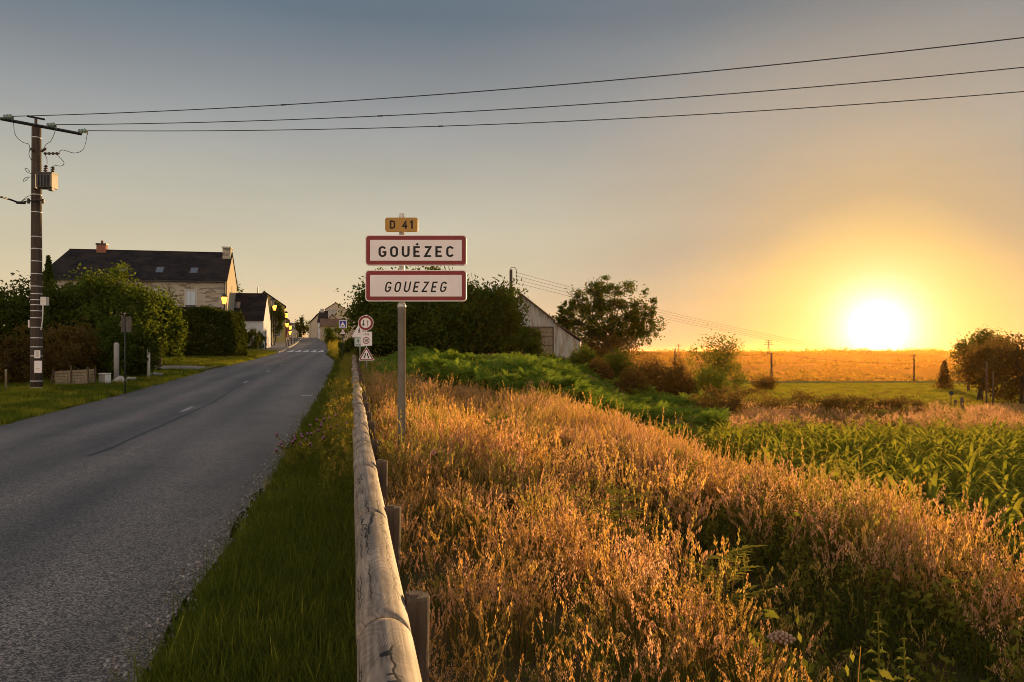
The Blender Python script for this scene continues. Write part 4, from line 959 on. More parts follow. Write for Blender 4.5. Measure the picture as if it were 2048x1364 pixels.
def barn():
    Y = 66.0; S = FPX / Y; z0 = -.2; ox = P(1000, 705, Y).x
    t = thing('barn', 'grey corrugated metal barn with a lean to, behind the dark bush', 'barn', (ox, Y, z0))
    xx = lambda p: (p - 1000) / S; zz = lambda py: EYE - (py - 705) / S - z0
    xl, xa, xe, xle = xx(979), xx(1043), xx(1107), xx(1160); za, ze, zl = zz(590), zz(641), zz(681)
    D = 16
    def top(x): return za - (za - ze) * abs(x - xa) / (xe - xa) if x <= xe else ze - .12 - (ze - zl) * (x - xe) / (xle - xe)
    MB().prism([(xl, -1), (xe, -1), (xe, ze - .1), (xa, za - .1), (xl, ze - .1)], .06, D).build('wall', M['board_dark'], t)
    MB().prism([(xe + .02, -1), (xle, -1), (xle, zl - .1), (xe + .02, ze - .25)], .08, D).build('lean_to_wall', M['corrugated'], t)
    zs = zz(653)
    def sheet(a, b, zb, name):
        V = []; F = []; n = max(2, int(round((b - a) / .085))); xs = np.linspace(a, b, n + 1)
        for i, x in enumerate(xs):
            y = (.0 if i % 4 in (0, 1) else -.045); V += [(x, y, zb), (x, y, top(x) - .02)]
            if i: k = 2 * i; F.append((k - 2, k, k + 1, k - 1))
        me = bpy.data.meshes.new(name); me.from_pydata(V, [], F); me.materials.append(M['corrugated']); return link(name, me, t)
    x = xl
    while x < xe - .01: sheet(x, min(x + .68, xe), zs, 'cladding_sheet'); x += .68
    x = xe + .03
    while x < xle - .01: sheet(x, min(x + .68, xle), -.8, 'cladding_sheet'); x += .68
    # board panels under the metal
    for a, b, m in ((1064, 1079, 'board_dark'), (1080, 1105, 'board_pale')):
        for k in range(6):
            z = zs - .12 - k * .36; MB().box(xx(a), xx(b), -.01 - .006 * (k % 2), .05, z - .33, z - .005).build('board', M[m], t)
    MB().box(xl, xe, -.06, .05, zs - .1, zs - .01).build('beam', M['board_dark'], t); MB().box(xx(1079), xx(1080.3), -.05, .05, .2, zs - .1).build('timber_post', M['board_dark'], t)
    R = MB()
    for x0, zq, x1, z1 in ((xl - .3, ze - .25, xa, za), (xe + .15, ze - .1, xa, za)):
        q = [(x0, -.35, zq), (x1, -.35, z1), (x1, D, z1), (x0, D, zq)]
        R.add(q + [(a, b, c + .12) for a, b, c in q], [(0, 1, 2, 3), (4, 7, 6, 5), (0, 4, 5, 1), (1, 5, 6, 2), (2, 6, 7, 3), (3, 7, 4, 0)])
    R.build('roof', M['tile_brown'], t)
    q = [(xe + .03, -.3, ze - .16), (xle + .2, -.3, zl - .05), (xle + .2, D, zl - .05), (xe + .03, D, ze - .16)]
    MB().add(q + [(a, b, c + .08) for a, b, c in q], [(0, 1, 2, 3), (4, 7, 6, 5), (0, 4, 5, 1), (1, 5, 6, 2), (2, 6, 7, 3), (3, 7, 4, 0)]).build('lean_to_roof', M['tile_brown'], t)
    # stone chimney stack rising behind the ridge
    MB().box(xx(992), xx(1005), 7, 8, 3, zz(573) + .55).build('chimney', M['granite'], t)
barn()
def barn_pole():
    Y = 64; S = FPX / Y; c = P(1022, 705, Y); g = gz(c.x, Y)
    t = thing('telegraph_pole', 'wooden pole with a hooped bracket and four wires standing at the barn', 'pole', (c.x, Y, g))
    zz = lambda py: EYE - (py - 705) / S - g; xx = lambda p: (p - 1022) / S
    MB().lathe([(.14, -.3), (.12, zz(541)), (.1, zz(539))], 12).build('shaft', M['pole_wood'], t, True)
    MB().tube(curve([(xx(1020), -.1, zz(541)), (xx(1022), -.1, zz(536)), (xx(1028), -.1, zz(535)), (xx(1033), -.1, zz(541)), (xx(1034), -.1, zz(560))], 5), .022, 6).build('hoop', M['dark_metal'], t)
    ends = []
    for py in (545, 552, 559, 566):
        mm = MB(); insul(mm, (xx(1033), -.1, zz(py + 2)), (xx(1033), -.1, zz(py - 2)), 2, .03, .06); mm.build('insulator', M['porcelain'], t, True); ends.append(P(1033.5, py, Y - .1))
    return ends
ENDS = barn_pole()
def field_pole(px, yt, yb, Y, label, r=.12, cross=True):
    S = FPX / Y; c = P(px, yb, Y); g = gz(c.x, Y); H = EYE - (yt - 705) / S - g
    t = thing('telegraph_pole', label, 'pole', (c.x, Y, g)); MB().lathe([(r * 1.2, -.5), (r, H - .05), (r * .8, H)], 10).build('shaft', M['pole_wood'], t, True)
    if cross: MB().tube([(-.55, 0, H - .25), (.55, 0, H - .25)], .05, 4).build('crossarm', M['pole_wood'], t)
    return Vector((c.x, Y, g + H))
E1 = field_pole(1350, 697, 722, 120, 'short thin pole left of the small round tree in the field', .09, False)
E2 = field_pole(1543, 706, 766, 150, 'plain wooden pole standing in the field below the left side of the sun', .17, False)
E3 = field_pole(1828, 708, 778, 150, 'thin wooden pole with short crossarm in the meadow right of the sun', .11)
def span(a, b, s, r, label, group):
    pts = []
    for k in range(25): t = k / 24; p = a.lerp(b, t); p.z -= 4 * s * t * (1 - t); pts.append(p)
    tag(MB().tube(pts, r, 5).build('overhead_wire', M['wire_black']), label, 'wire', group)
for k, n in enumerate(('highest', 'second highest', 'third highest', 'lowest')):
    span(ENDS[k], E3 + Vector((0, 0, -.25 - .15 * k)), 1.2, .011, n + ' of the four thin wires running from the barn pole towards the sun', 'wires from the barn pole')
span(E1, E2, .8, .028, 'low wire between the short pole and the plain field pole', 'low field wires')
span(E2, E3 + Vector((0, 0, -1.8)), .5, .028, 'low wire sagging across below the sun', 'low field wires')

def pylon(px, yt, yb, Y, label):
    S = FPX / Y; c = P(px, yb, Y); H = (yb - yt) / S
    t = thing('pylon', label, 'pylon', (c.x, Y, c.z)); m = MB(); w = H * .10; r = H * .012
    for sx in (-1, 1):
        for sy in (-1, 1): m.tube([(sx * w, sy * w, -8), (sx * w * .25, sy * w * .25, H * .75), (sx * w * .12, 0, H)], r, 4)
    for k in range(6):
        a = k / 6 * .75 * H; b = (k + 1) / 6 * .75 * H; wa = w * (1 - a / H); wb = w * (1 - b / H); m.tube([(-wa, -wa, a), (wb, -wb, b)], r * .8, 4); m.tube([(wa, -wa, a), (-wb, -wb, b)], r * .8, 4)
    m.build('mast', M['dark_metal'], t)
    for z, l in ((.70, .34), (.84, .26), (.97, .2)): MB().tube([(-l * H, 0, z * H), (0, 0, z * H + H * .03), (l * H, 0, z * H)], r * 1.3, 4).build('crossarm', M['dark_metal'], t)
pylon(1537, 681, 708, 1250, 'distant lattice pylon on the skyline left of the sun'); pylon(1357, 688, 708, 1500, 'fainter lattice pylon on the skyline beside the walnut tree')

# ------------------------------------------------------------------ street lamps and street furniture
def lantern(px, py, Y, label, lit=True, w=None, wall=False, size=1.0):
    c = P(px, py, Y); g = gz(c.x, Y); h = c.z - g
    t = thing('street_lamp', label, 'street lamp', (c.x, Y, g), 0, 'lantern street lamps'); s = size
    if not wall: MB().lathe([(.09, -.2), (.09, .5), (.055, .6), (.045, h - .32 * s), (.09, h - .30 * s)], 10).build('post', M['dark_metal'], t, True)
    else: MB().tube(curve([(-.9, .4, h - .1), (-.6, .2, h + .45 * s), (0, 0, h + .42 * s)], 5), .03, 6).build('bracket', M['dark_metal'], t)
    MB().lathe([(.13 * s, h - .28 * s), (.24 * s, h + .24 * s)], 6).build('lantern_glass', M['lamp_lit'] if lit else M['lamp_clear'], t)
    MB().lathe([(.27 * s, h + .245 * s), (.16 * s, h + .40 * s), (.05 * s, h + .46 * s), (.02 * s, h + .56 * s)], 6).build('lantern_cap', M['dark_metal'], t)
    for k in range(6):
        a = k * PI / 3; MB().tube([(.135 * s * math.cos(a), .135 * s * math.sin(a), h - .28 * s), (.245 * s * math.cos(a), .245 * s * math.sin(a), h + .24 * s)], .012 * s, 4).build('lantern_bar', M['dark_metal'], t)
lantern(448.5, 600.5, 70, 'lit lantern street lamp rising above the clipped hedge', size=1.15)
lantern(544, 606, 104, 'unlit lantern street lamp in front of the ochre gable', False, size=1.35)
lantern(549, 615, 108, 'lit lantern street lamp just below the unlit one on the ochre gable', size=1.3)
lantern(567, 622, 128, 'lit lantern at the right corner of the ochre house', size=1.4)
lantern(572.5, 630.5, 140, 'lit lantern with pointed cap against the sky right of the ochre house', size=1.4)
lantern(574, 650, 150, 'lit lantern halfway down the dark narrow house', size=1.4)
lantern(580.5, 655, 168, 'lit lantern over the roof of the pale cream house', size=1.4)
lantern(580, 665.5, 175, 'lowest of the lit lanterns at the pale cream house', size=1.4)
def bollard(u, v, k):
    x, y = uv2xy(u, v); z = float(zr(v)) + .15
    t = thing('bollard', k, 'bollard', (x, y, z), 0, 'dark bollards along the pavement')
    MB().lathe([(.06, 0), (.06, 1.15), (.045, 1.2)], 8).build('shaft', M['dark_metal'], t, True); MB().lathe([(.06, 0), (.085, .06), (.05, .13)], 8, (0, 0, 1.2)).build('knob', M['dark_metal'], t, True)
for k, v in enumerate((91, 103, 109, 119, 129, 139, 150)):
    bollard(float(ul(v)) - (1.9 if k == 0 else .35), v, ['dark bollard standing alone in front of the white cottage', 'nearest dark bollard of the row on the left pavement edge', 'second nearest dark bollard of the row on the left pavement edge', 'third dark bollard from the front of the pavement row', 'fourth dark bollard from the front of the pavement row', 'fifth dark bollard from the front of the pavement row', 'farthest dark bollard of the row on the left pavement edge'][k])
def round_post():
    v = 118; x, y = uv2xy(float(ur(v)) + .35, v); z = float(zr(v))
    t = thing('marker_post', 'dark post with a white top on the right road edge past the hump', 'post', (x, y, z)); MB().lathe([(.07, 0), (.07, 1.15)], 8).build('shaft', M['dark_metal'], t, True); MB().lathe([(.20, 0), (.22, .12), (.1, .2)], 10, (0, 0, 1.15)).build('cap', M['white_paint'], t, True)
round_post()
def stake(px, yt, yb, Y, w, label, mat, name='marker_post', cat='post', red=None):
    S = FPX / Y; c = P(px, yb, Y); g = min(gz(c.x, Y), c.z + .2); H = EYE - (yt - 705) / S - g
    t = thing(name, label, cat, (c.x, Y, g)); 
    m = MB(); m.lathe([(w, -.2), (w, H - w * .6), (w * .8, H - w * .15), (w * .3, H)], 10); m.build('shaft', mat, t, True)
    if red: MB().lathe([(w + .004, H - red[1]), (w + .004, H - red[0])], 10).build('band', M['sign_red'], t, True)
    return t
stake(297, 690, 741, 36, .075, 'tall white post with dark marks at the driveway corner', M['white_paint'])
stake(476, 693, 707, 66, .07, 'short white stake in the grass under the clipped hedge', M['white_paint'])
stake(689, 691, 702, 60, .09, 'short white marker under the hump sign', M['white_paint'])
def mailbox():
    Y = 30.5; S = FPX / Y; c = P(210, 764, Y); g = gz(c.x, Y)
    t = thing('meter_cabinet', 'small pale grey cabinet on the left verge beside the plank crate', 'cabinet', (c.x, Y, g), math.radians(-18))
    MB().box(-.16, .14, -.14, .14, -.1, .42).build('body', M['concrete'], t); MB().box(-.165, .145, -.17, .16, .42, .46).build('lid', M['white_paint'], t); MB().box(.141, .155, -.13, .13, .0, .40).build('door', M['white_paint'], t)
mailbox()
def plank_crate():
    Y = 29.5; c = P(108, 775, Y); g = gz(c.x, Y)
    t = thing('plank_crate', 'low slanting crate of old pale planks on the left verge', 'crate', (c.x, Y, g), math.radians(7))
    for k in range(5):
        z = .04 + k * .105; MB().box(.02 + .02 * (k % 2), 1.20 + .015 * (k % 3), .0, .035, z, z + .092).build('plank', M['board_pale'], t, rot=(0, -.06, 0), loc=(0, 0, .0))
        MB().box(.02, 1.2, .55, .585, z, z + .092).build('plank', M['board_pale'], t, rot=(0, -.06, 0))
    for x, l in ((.0, -.10), (.60, -.02), (1.19, 0)):
        MB().tube([(x + l, -.03, -.1), (x, -.03, .64 + (.1 if x == .6 else 0) + x * .06)], .028, 6).build('stake', M['post_brown'], t)
        MB().tube([(x + l, .62, -.1), (x, .62, .62 + x * .06)], .028, 6).build('stake', M['post_brown'], t)
plank_crate()
stake(12, 738, 786, 27, .035, 'thin pale sapling stem at the left edge under brown leaves', M['board_pale'], 'stake', 'stake')
stake(233, 685, 757, 32, .10, 'mossy grey gate post half hidden by the garden bushes', M['concrete'], 'gate_post')
def stone(px, py, Y, w, h, label):
    c = P(px, py, Y); r = rng(int(px)); b = bmesh.new(); bmesh.ops.create_icosphere(b, subdivisions=2, radius=1)
    for v in b.verts: v.co = Vector((v.co.x * w, v.co.y * w * .8, v.co.z * h)) * (1 + .16 * math.sin(v.co.x * 5 + px) + .1 * float(r.normal()) * .5)
    me = bpy.data.meshes.new('boulder'); b.to_mesh(me); b.free(); me.materials.append(M['granite'])
    tag(link('boulder', me, None, (c.x, Y, gz(c.x, Y) + h * .4)), label, 'stone', 'stones at the drive entrance')
stone(240, 757, 31.5, .28, .22, 'pale stone at the foot of the mossy gate post'); stone(262, 752, 33, .22, .16, 'smaller pale stone right of the gate post stone'); stone(312, 742, 37, .3, .14, 'flat dark stone at the foot of the tall white post')

# ------------------------------------------------------------------ trees, bushes and hedges
def bush(label, px, Y, wpx, ytop, mleaf, seed, n=9000, leaf=.16, name='bush', cat='bush', depth=1.0, nclus=80, cr=.16, group=None, limbs=10, inner=.5, zdown=.0, aspect=.5):
    x = (px - 1024) * Y / FPX; g = gz(x, Y); w = wpx / 2 * Y / FPX; top = EYE - (ytop - 705) * Y / FPX - g
    rz = top / 2 * 1.02
    return tree(name, label, cat, x, Y, top, (w, w * depth, rz), mleaf, M['bark'], seed, n, leaf, nclus, cr, trunk_r=max(.05, .03 * top), limbs=limbs, inner=inner, zc=top - rz + .0, group=group, aspect=aspect)
bush('broad dark overgrown bush directly behind the town sign panels', 862, 57, 300, 543, M['leaf_dark'], 31, 46000, .26, nclus=300, cr=.13, depth=.7, inner=.05)
bush('dark bush nearest the road, left of the town sign post', 756, 58, 118, 566, M['leaf_dark'], 32, 18000, .24, nclus=130, cr=.15, inner=.1)
bush('dark sloping bush in front of the grey barn', 962, 56, 176, 566, M['leaf_dark'], 33, 26000, .24, nclus=180, cr=.14, depth=.7, inner=.05)
bush('low yellow green bush at the foot of the barn', 1046, 54, 84, 662, M['leaf_bush'], 34, 5000, .2, nclus=50)
bush('bright topped leafy garden bush in front of the stone house', 214, 45, 190, 546, M['leaf_bush'], 35, 18000, .22, nclus=130, cr=.14)
bush('lower rounded garden bush right of the bright one, under the stone wall', 318, 47, 84, 586, M['leaf_bush'], 55, 8000, .2, nclus=70)
bush('dark garden bush left of the bright one, behind the electricity pole', 130, 44, 170, 585, M['leaf_hedge'], 36, 14000, .22, nclus=100)
bush('dark rounded bush at the far left edge behind the pole', 20, 41, 150, 565, M['leaf_hedge'], 37, 12000, .22, nclus=90)
bush('low brown leaved shrub between the pole and the plank crate', 130, 33, 130, 655, M['leaf_brown'], 38, 7000, .14, 'shrub', 'shrub', nclus=60)
bush('low shrub with reddish leaves at the far left edge', 15, 30, 110, 660, M['leaf_brown'], 39, 6000, .14, 'shrub', 'shrub', nclus=60)
bush('green shrub hanging over the small pale cabinet', 215, 34, 90, 640, M['leaf_bush'], 40, 6000, .15, 'shrub', 'shrub', nclus=60)
bush('green shrub between the mossy gate post and the white post', 275, 36, 60, 655, M['leaf_hedge'], 41, 5000, .15, 'shrub', 'shrub', nclus=50)
bush('dark shrub behind the driveway left of the clipped hedge', 345, 60, 60, 622, M['leaf_hedge'], 42, 8000, .22, nclus=70)
bush('loose shrub against the front of the white cottage', 505, 88, 30, 662, M['leaf_hedge'], 43, 3000, .2, 'shrub', 'shrub', nclus=30)
bush('small shrub at the corner of the white cottage', 521, 90, 18, 662, M['leaf_bush'], 44, 1800, .18, 'shrub', 'shrub', nclus=20)
bush('green shrub beside the road right of the cream gabled house', 672, 105, 48, 645, M['leaf_bush'], 45, 5000, .28, 'shrub', 'shrub', nclus=40)
bush('pale flowering shrub behind the children triangle signs', 700, 55.5, 26, 661, M['flower_white'], 46, 1800, .16, 'shrub', 'shrub', nclus=40)
bush('green shrub under the hump sign at the road edge', 700, 54, 44, 680, M['leaf_bush'], 47, 4000, .18, 'shrub', 'shrub', nclus=40)
tree('street_tree', 'small dark tree in front of the ochre house gable', 'tree', P(551, 705, 118).x, 118, 6.2, (1.0, 1.0, 2.4), M['leaf_hedge'], M['bark'], 48, 3000, .3, 30, trunk_r=.1)
tree('garden_tree', 'thin leafy tree showing above the white cottage roof beside the stone gable', 'tree', P(469, 705, 100).x, 100, 7.9, (.8, .8, 1.6), M['leaf_walnut'], M['bark'], 49, 500, .25, 25, trunk_r=.08)
tree('far_tree', 'small pointed tree on the skyline at the end of the street', 'tree', P(601, 705, 240).x, 240, 7.2, (1.6, 1.6, 3.5), M['leaf_dark'], M['bark'], 50, 1500, .5, 25, trunk_r=.2)
tree('far_tree', 'low spreading tree above the roofs at the end of the street', 'tree', P(618, 705, 300).x, 300, 8.4, (5, 3, 2.5), M['leaf_dark'], M['bark'], 51, 1500, .6, 30, trunk_r=.2)
def conifer(name, label, px, Y, ytop, wpx, seed, n=3500, mleaf=None, leaf=.22):
    x = (px - 1024) * Y / FPX; g = gz(x, Y); H = EYE - (ytop - 705) * Y / FPX - g; W = wpx / 2 * Y / FPX; r = rng(seed)
    t = thing(name, label, 'tree', (x, Y, g)); h = r.uniform(.06, 1, n) ** .75; tier = 1 - .6 * ((h * 9 + .25 * r.normal(size=n)) % 1)
    a = r.uniform(0, 2 * PI, n); rad = W * (1 - h) * tier * np.sqrt(r.uniform(.1, 1, n)) + .03
    rad = rad * (.75 + .45 * np.sin(a * 5 + h * 40) ** 2); p = np.stack([rad * np.cos(a), rad * np.sin(a), H * h - rad * .3], 1) + r.normal(size=(n, 3)) * .05; V, Q = leaves(p, leaf, r, .35)
    link('crown', mesh_np('crown', V, Q, mats=[mleaf or M['leaf_dark']]), t); MB().tube([(0, 0, -.3), (0, 0, H * .95)], [.04 * H * .4, .02], 8).build('trunk', M['bark'], t)
conifer('conifer', 'conifer top rising behind the electricity pole left of the slate roof', 97, 70, 512, 120, 52, 6000)
conifer('conifer', 'small pointed spruce in the meadow right of the sun', 1889, 95, 722, 56, 53, 3000, M['leaf_brown'], .3)
def hedge():
    Y0 = 63; r = rng(60); c = P(408, 705, Y0 + 1); g = gz(c.x, Y0); t = thing('clipped_hedge', 'tall clipped dark hedge between the driveway and the white cottage', 'hedge', (c.x, Y0, g))
    hx, hy = 3.2, 1.3; H = EYE + 83 * Y0 / FPX - g; n = 36000
    p = np.stack([r.uniform(-1, 1, n), r.uniform(-1, 1, n), r.uniform(0, 1, n)], 1); ax = r.integers(0, 4, n)
    p[ax == 0, 1] = -1; p[ax == 1, 2] = 1; p[ax == 2, 0] = np.sign(p[ax == 2, 0])
    p[:, 0] *= hx * (1 - .12 * p[:, 2] ** 3); p[:, 1] *= hy; p[:, 2] *= H * (1 - .05 * (p[:, 0] / hx) ** 2 * 1.5) + .12 * np.sin(p[:, 0] * 2.3); p += r.normal(size=p.shape) * .09
    p[:, 2] = np.maximum(p[:, 2], .02); V, Q = leaves(p, .19, r, .6); link('foliage', mesh_np('foliage', V, Q, mats=[M['leaf_hedge']]), t)
    for k in range(6): MB().tube([(-2.6 + k, 0, -.2), (-2.6 + k + .1, 0, H * .8)], [.07, .03], 6).build('trunk', M['bark'], t)
hedge()
def walnut():
    Y = 80; x = P(1216, 705, Y).x; g = gz(x, Y); top = EYE + 152 * Y / FPX - g; r = rng(70)
    t = thing('walnut_tree', 'spreading tree with the sunset glowing through its leaves, right of the barn', 'tree', (x, Y, g))
    s = Y / FPX; prs = []; cen = []
    for (px, py, rx, rz, n) in ((1212, 594, 60, 34, 4600), (1280, 628, 40, 44, 3400), (1148, 630, 40, 36, 3000), (1215, 640, 70, 46, 4400), (1130, 650, 26, 28, 1300), (1215, 668, 84, 26, 2200), (1262, 672, 52, 26, 1500), (1185, 672, 52, 24, 1300), (1300, 655, 24, 34, 800)):
        c = ((px - 1216) * s, 0, EYE - (py - 705) * s - g); p, cc = crown_pts(r, c, (rx * s, min(rx, 50) * s * .9, rz * s), n, 46, .13, .25); prs.append(p); cen.append(cc)
    V, Q = leaves(np.concatenate(prs), .27, r, .45); link('crown', mesh_np('crown', V, Q, mats=[M['leaf_walnut']]), t)
    m = MB(); th = EYE + 20 * s - g; m.tube([(0, 0, -.5), (.1, 0, th * .5), (.2, 0, th)], [.42, .33, .28], 10)
    for k in range(34):
        cc = cen[k % len(cen)]; q = Vector(cc[int(r.integers(0, len(cc)))]); s0 = Vector((.2 * k / 34, 0, th * r.uniform(.6, 1.0))); mid = s0.lerp(q, .5) + Vector((0, 0, .45 * r.normal() + .3))
        m.tube(curve([s0, mid, q], 4), list(np.linspace(.13, .02, 9)), 6, False)
    m.build('trunk', M['bark'], t, True)
walnut()
bush('dense dark undergrowth at the foot of the spreading tree', 1215, 76, 120, 672, M['leaf_brown'], 71, 6000, .24, 'shrub', 'shrub', nclus=60)
bush('small round tree standing alone in front of the pylon skyline', 1437, 72, 104, 676, M['leaf_walnut'], 72, 6500, .2, 'round_tree', 'tree', nclus=70, cr=.17, limbs=18)
# broom-like shrubs in the rough ground: upright shoots
def broom(label, px, Y, wpx, ytop, mleaf, seed, n=260, name='shrub'):
    x = (px - 1024) * Y / FPX; g = gz(x, Y); W = wpx / 2 * Y / FPX; H = EYE - (ytop - 705) * Y / FPX - g; r = rng(seed)
    t = thing(name, label, 'shrub', (x, Y, g), 0, 'shrubs on the rough ground'); a = r.uniform(0, 2 * PI, n); q = np.sqrt(r.uniform(0, 1, n))
    tip = np.stack([W * q * np.cos(a), W * .8 * q * np.sin(a), H * (1 - .45 * q ** 2) * r.uniform(.75, 1.05, n)], 1); base = tip * np.array([.35, .35, 0])
    k = 34; f = r.uniform(.15, 1, (n, k)); p = (base[:, None] * (1 - f[..., None]) + tip[:, None] * f[..., None] + r.normal(size=(n, k, 3)) * .07).reshape(-1, 3); p[:, 2] = np.maximum(p[:, 2], .03)
    V, Q = leaves(p, .15, r, .35, .8); link('foliage', mesh_np('foliage', V, Q, mats=[mleaf]), t)
    m = MB(); [m.tube([base[i], tip[i] * .95], [.02, .006], 4, False) for i in range(0, n, 9)]; m.build('stem', M['bark'], t)
broom('rounded shrub before the lean to of the barn, first of the rough ground shrubs', 1100, 48, 90, 708, M['leaf_bush'], 81)
broom('tall upright shrub right of the barn lean to', 1168, 50, 75, 688, M['leaf_bush'], 82)
broom('tall shrub under the left half of the spreading tree', 1235, 52, 85, 690, M['leaf_bush'], 83)
broom('reddish shrub in the middle of the rough ground', 1195, 44, 70, 718, M['leaf_brown'], 84)
broom('loose shrub under the right half of the spreading tree', 1300, 54, 90, 703, M['leaf_brown'], 85)
broom('shrub with pale tops left of the small round tree', 1355, 50, 70, 712, M['leaf_brown'], 86)
broom('dark shrub below the small round tree', 1420, 52, 100, 728, M['leaf_bush'], 87)
broom('low reddish shrub between the spreading tree and the ferns', 1265, 42, 80, 733, M['leaf_brown'], 88)
broom('small leafy shrub at the foot of the plain field pole', 1530, 92, 60, 748, M['leaf_brown'], 89, 160)
broom('dark shrub at the foot of the big bush left of the ferns', 1015, 46, 110, 722, M['leaf_hedge'], 90)
for k, (px, Y, w, yt, L) in enumerate(((1490, 42, 130, 778, 'low brown bramble left of the meadow, below the plain field pole'), (1600, 40, 150, 786, 'wide low bramble below the sun'), (1700, 39, 120, 792, 'dark low bramble right of the wide one, below the sun'), (1790, 40, 110, 796, 'small low bramble at the left end of the pale seeding grass'), (1440, 36, 100, 775, 'brown bramble at the right end of the bracken'))):
    bush(L, px, Y, w, yt, M['leaf_brown'], 120 + k, 3800, .11, 'bramble', 'bramble', nclus=60, cr=.17, group='brambles between corn and meadow', limbs=4)
# trees at the right edge, dark against the light
tree('leaning_tree', 'big dark tree with a leaning trunk at the right edge of the meadow', 'tree', P(1958, 705, 62).x, 62, 4.3, (3.0, 2.2, 1.7), M['leaf_brown'], M['bark'], 91, 9000, .2, 80, .17, trunk_r=.2, lean=1.0, limbs=16)
tree('field_tree', 'bushy dark tree cut off by the right edge of the picture', 'tree', P(2046, 705, 56).x, 56, 4.7, (3.0, 2.2, 2.1), M['leaf_brown'], M['bark'], 92, 9000, .2, 80, .17, trunk_r=.2, limbs=16)
tree('field_tree', 'tree with two light rounded tops right of the small spruce', 'tree', P(1975, 705, 84).x, 84, 6.4, (2.4, 2.2, 2.0), M['leaf_walnut'], M['bark'], 93, 5000, .26, 50, .2, trunk_r=.18, limbs=16)
tree('field_tree', 'slim tree rising left of the leaning trunk', 'tree', P(1937, 705, 88).x, 88, 6.3, (1.6, 1.5, 2.2), M['leaf_walnut'], M['bark'], 94, 2600, .26, 40, .2, trunk_r=.14, limbs=12)
def paddle():
    c = P(1902, 812, 50); g = gz(c.x, 50); t = thing('round_marker', 'small round dark marker on a post in the meadow', 'marker', (c.x, 50, g)); H = EYE - 80 * 50 / FPX - g
    MB().lathe([(.03, -.2), (.03, H)], 8).build('post', M['post_brown'], t, True); MB().prism([(.14 * math.cos(a * PI / 8), H - .05 + .14 * math.sin(a * PI / 8)) for a in range(16)], -.05, -.02).build('disc', M['dark_metal'], t)
paddle()
for k, (px, yt, yb, Y, L) in enumerate(((1911, 799, 814, 50, 'left one of the two short stumpy fence posts in the meadow'), (1924, 794, 812, 52, 'right one of the two short stumpy fence posts in the meadow'),
        (1973, 722, 822, 48, 'tall thin fence post beside the leaning trunk'), (1986, 745, 818, 52, 'slimmer fence post right of the leaning trunk'))):
    stake(px, yt, yb, Y, .10 if k < 2 else .05, L, M['post_brown'], 'fence_post', 'post')
# far woods and hedgerows on the valley side: reads as one mass
def far_wood():
    r = rng(99); pts = []
    for (px, py, Y, w, h, n) in ((1600, 712, 1500, 500, 14, 1500), (1750, 738, 900, 300, 12, 900), (1620, 752, 700, 260, 10, 900), (1850, 705, 2300, 900, 16, 900), (1480, 707, 2000, 500, 16, 900), (1950, 725, 1300, 500, 14, 900), (1700, 702, 2600, 160, 20, 300), (1852, 702, 2500, 90, 22, 200), (1380, 708, 1700, 400, 16, 700), (1560, 730, 1100, 260, 12, 700), (1690, 765, 480, 160, 8, 900)):
        c = P(px, py, Y); x = c.x + r.uniform(-w / 2, w / 2, n); y = Y + r.uniform(-40, 40, n); z = ground(x, y) + h * .7 * r.uniform(0, 1, n) ** 1.4 * (.55 + .45 * np.sin(x * .11 + px))
        pts.append(np.stack([x, y, z], 1))
    for Y, a, b, n, h in ((2750, 500, 2300, 2600, 9), (1900, 300, 1500, 900, 8), (1350, 350, 1100, 700, 7), (950, 250, 800, 500, 6)):
        x = r.uniform(a, b, n); x = x[(np.sin(x * .021 + Y) + .6 * np.sin(x * .057)) > -.55]; y = Y + 60 * np.sin(x * .006 + Y) + r.uniform(-6, 6, len(x)); pts.append(np.stack([x, y, ground(x, y) + h * r.uniform(0, 1, len(x)) * (.5 + .5 * np.sin(x * .09 + Y) ** 2)], 1))
    p = np.concatenate(pts); V, Q = leaves(p, 4.6, r, .8); o = link('far_wood', mesh_np('far_wood', V, Q, mats=[M['leaf_dark']])); tag(o, 'distant dark woods and hedgerows on the hazy valley side', 'wood', kind='stuff')
far_wood()

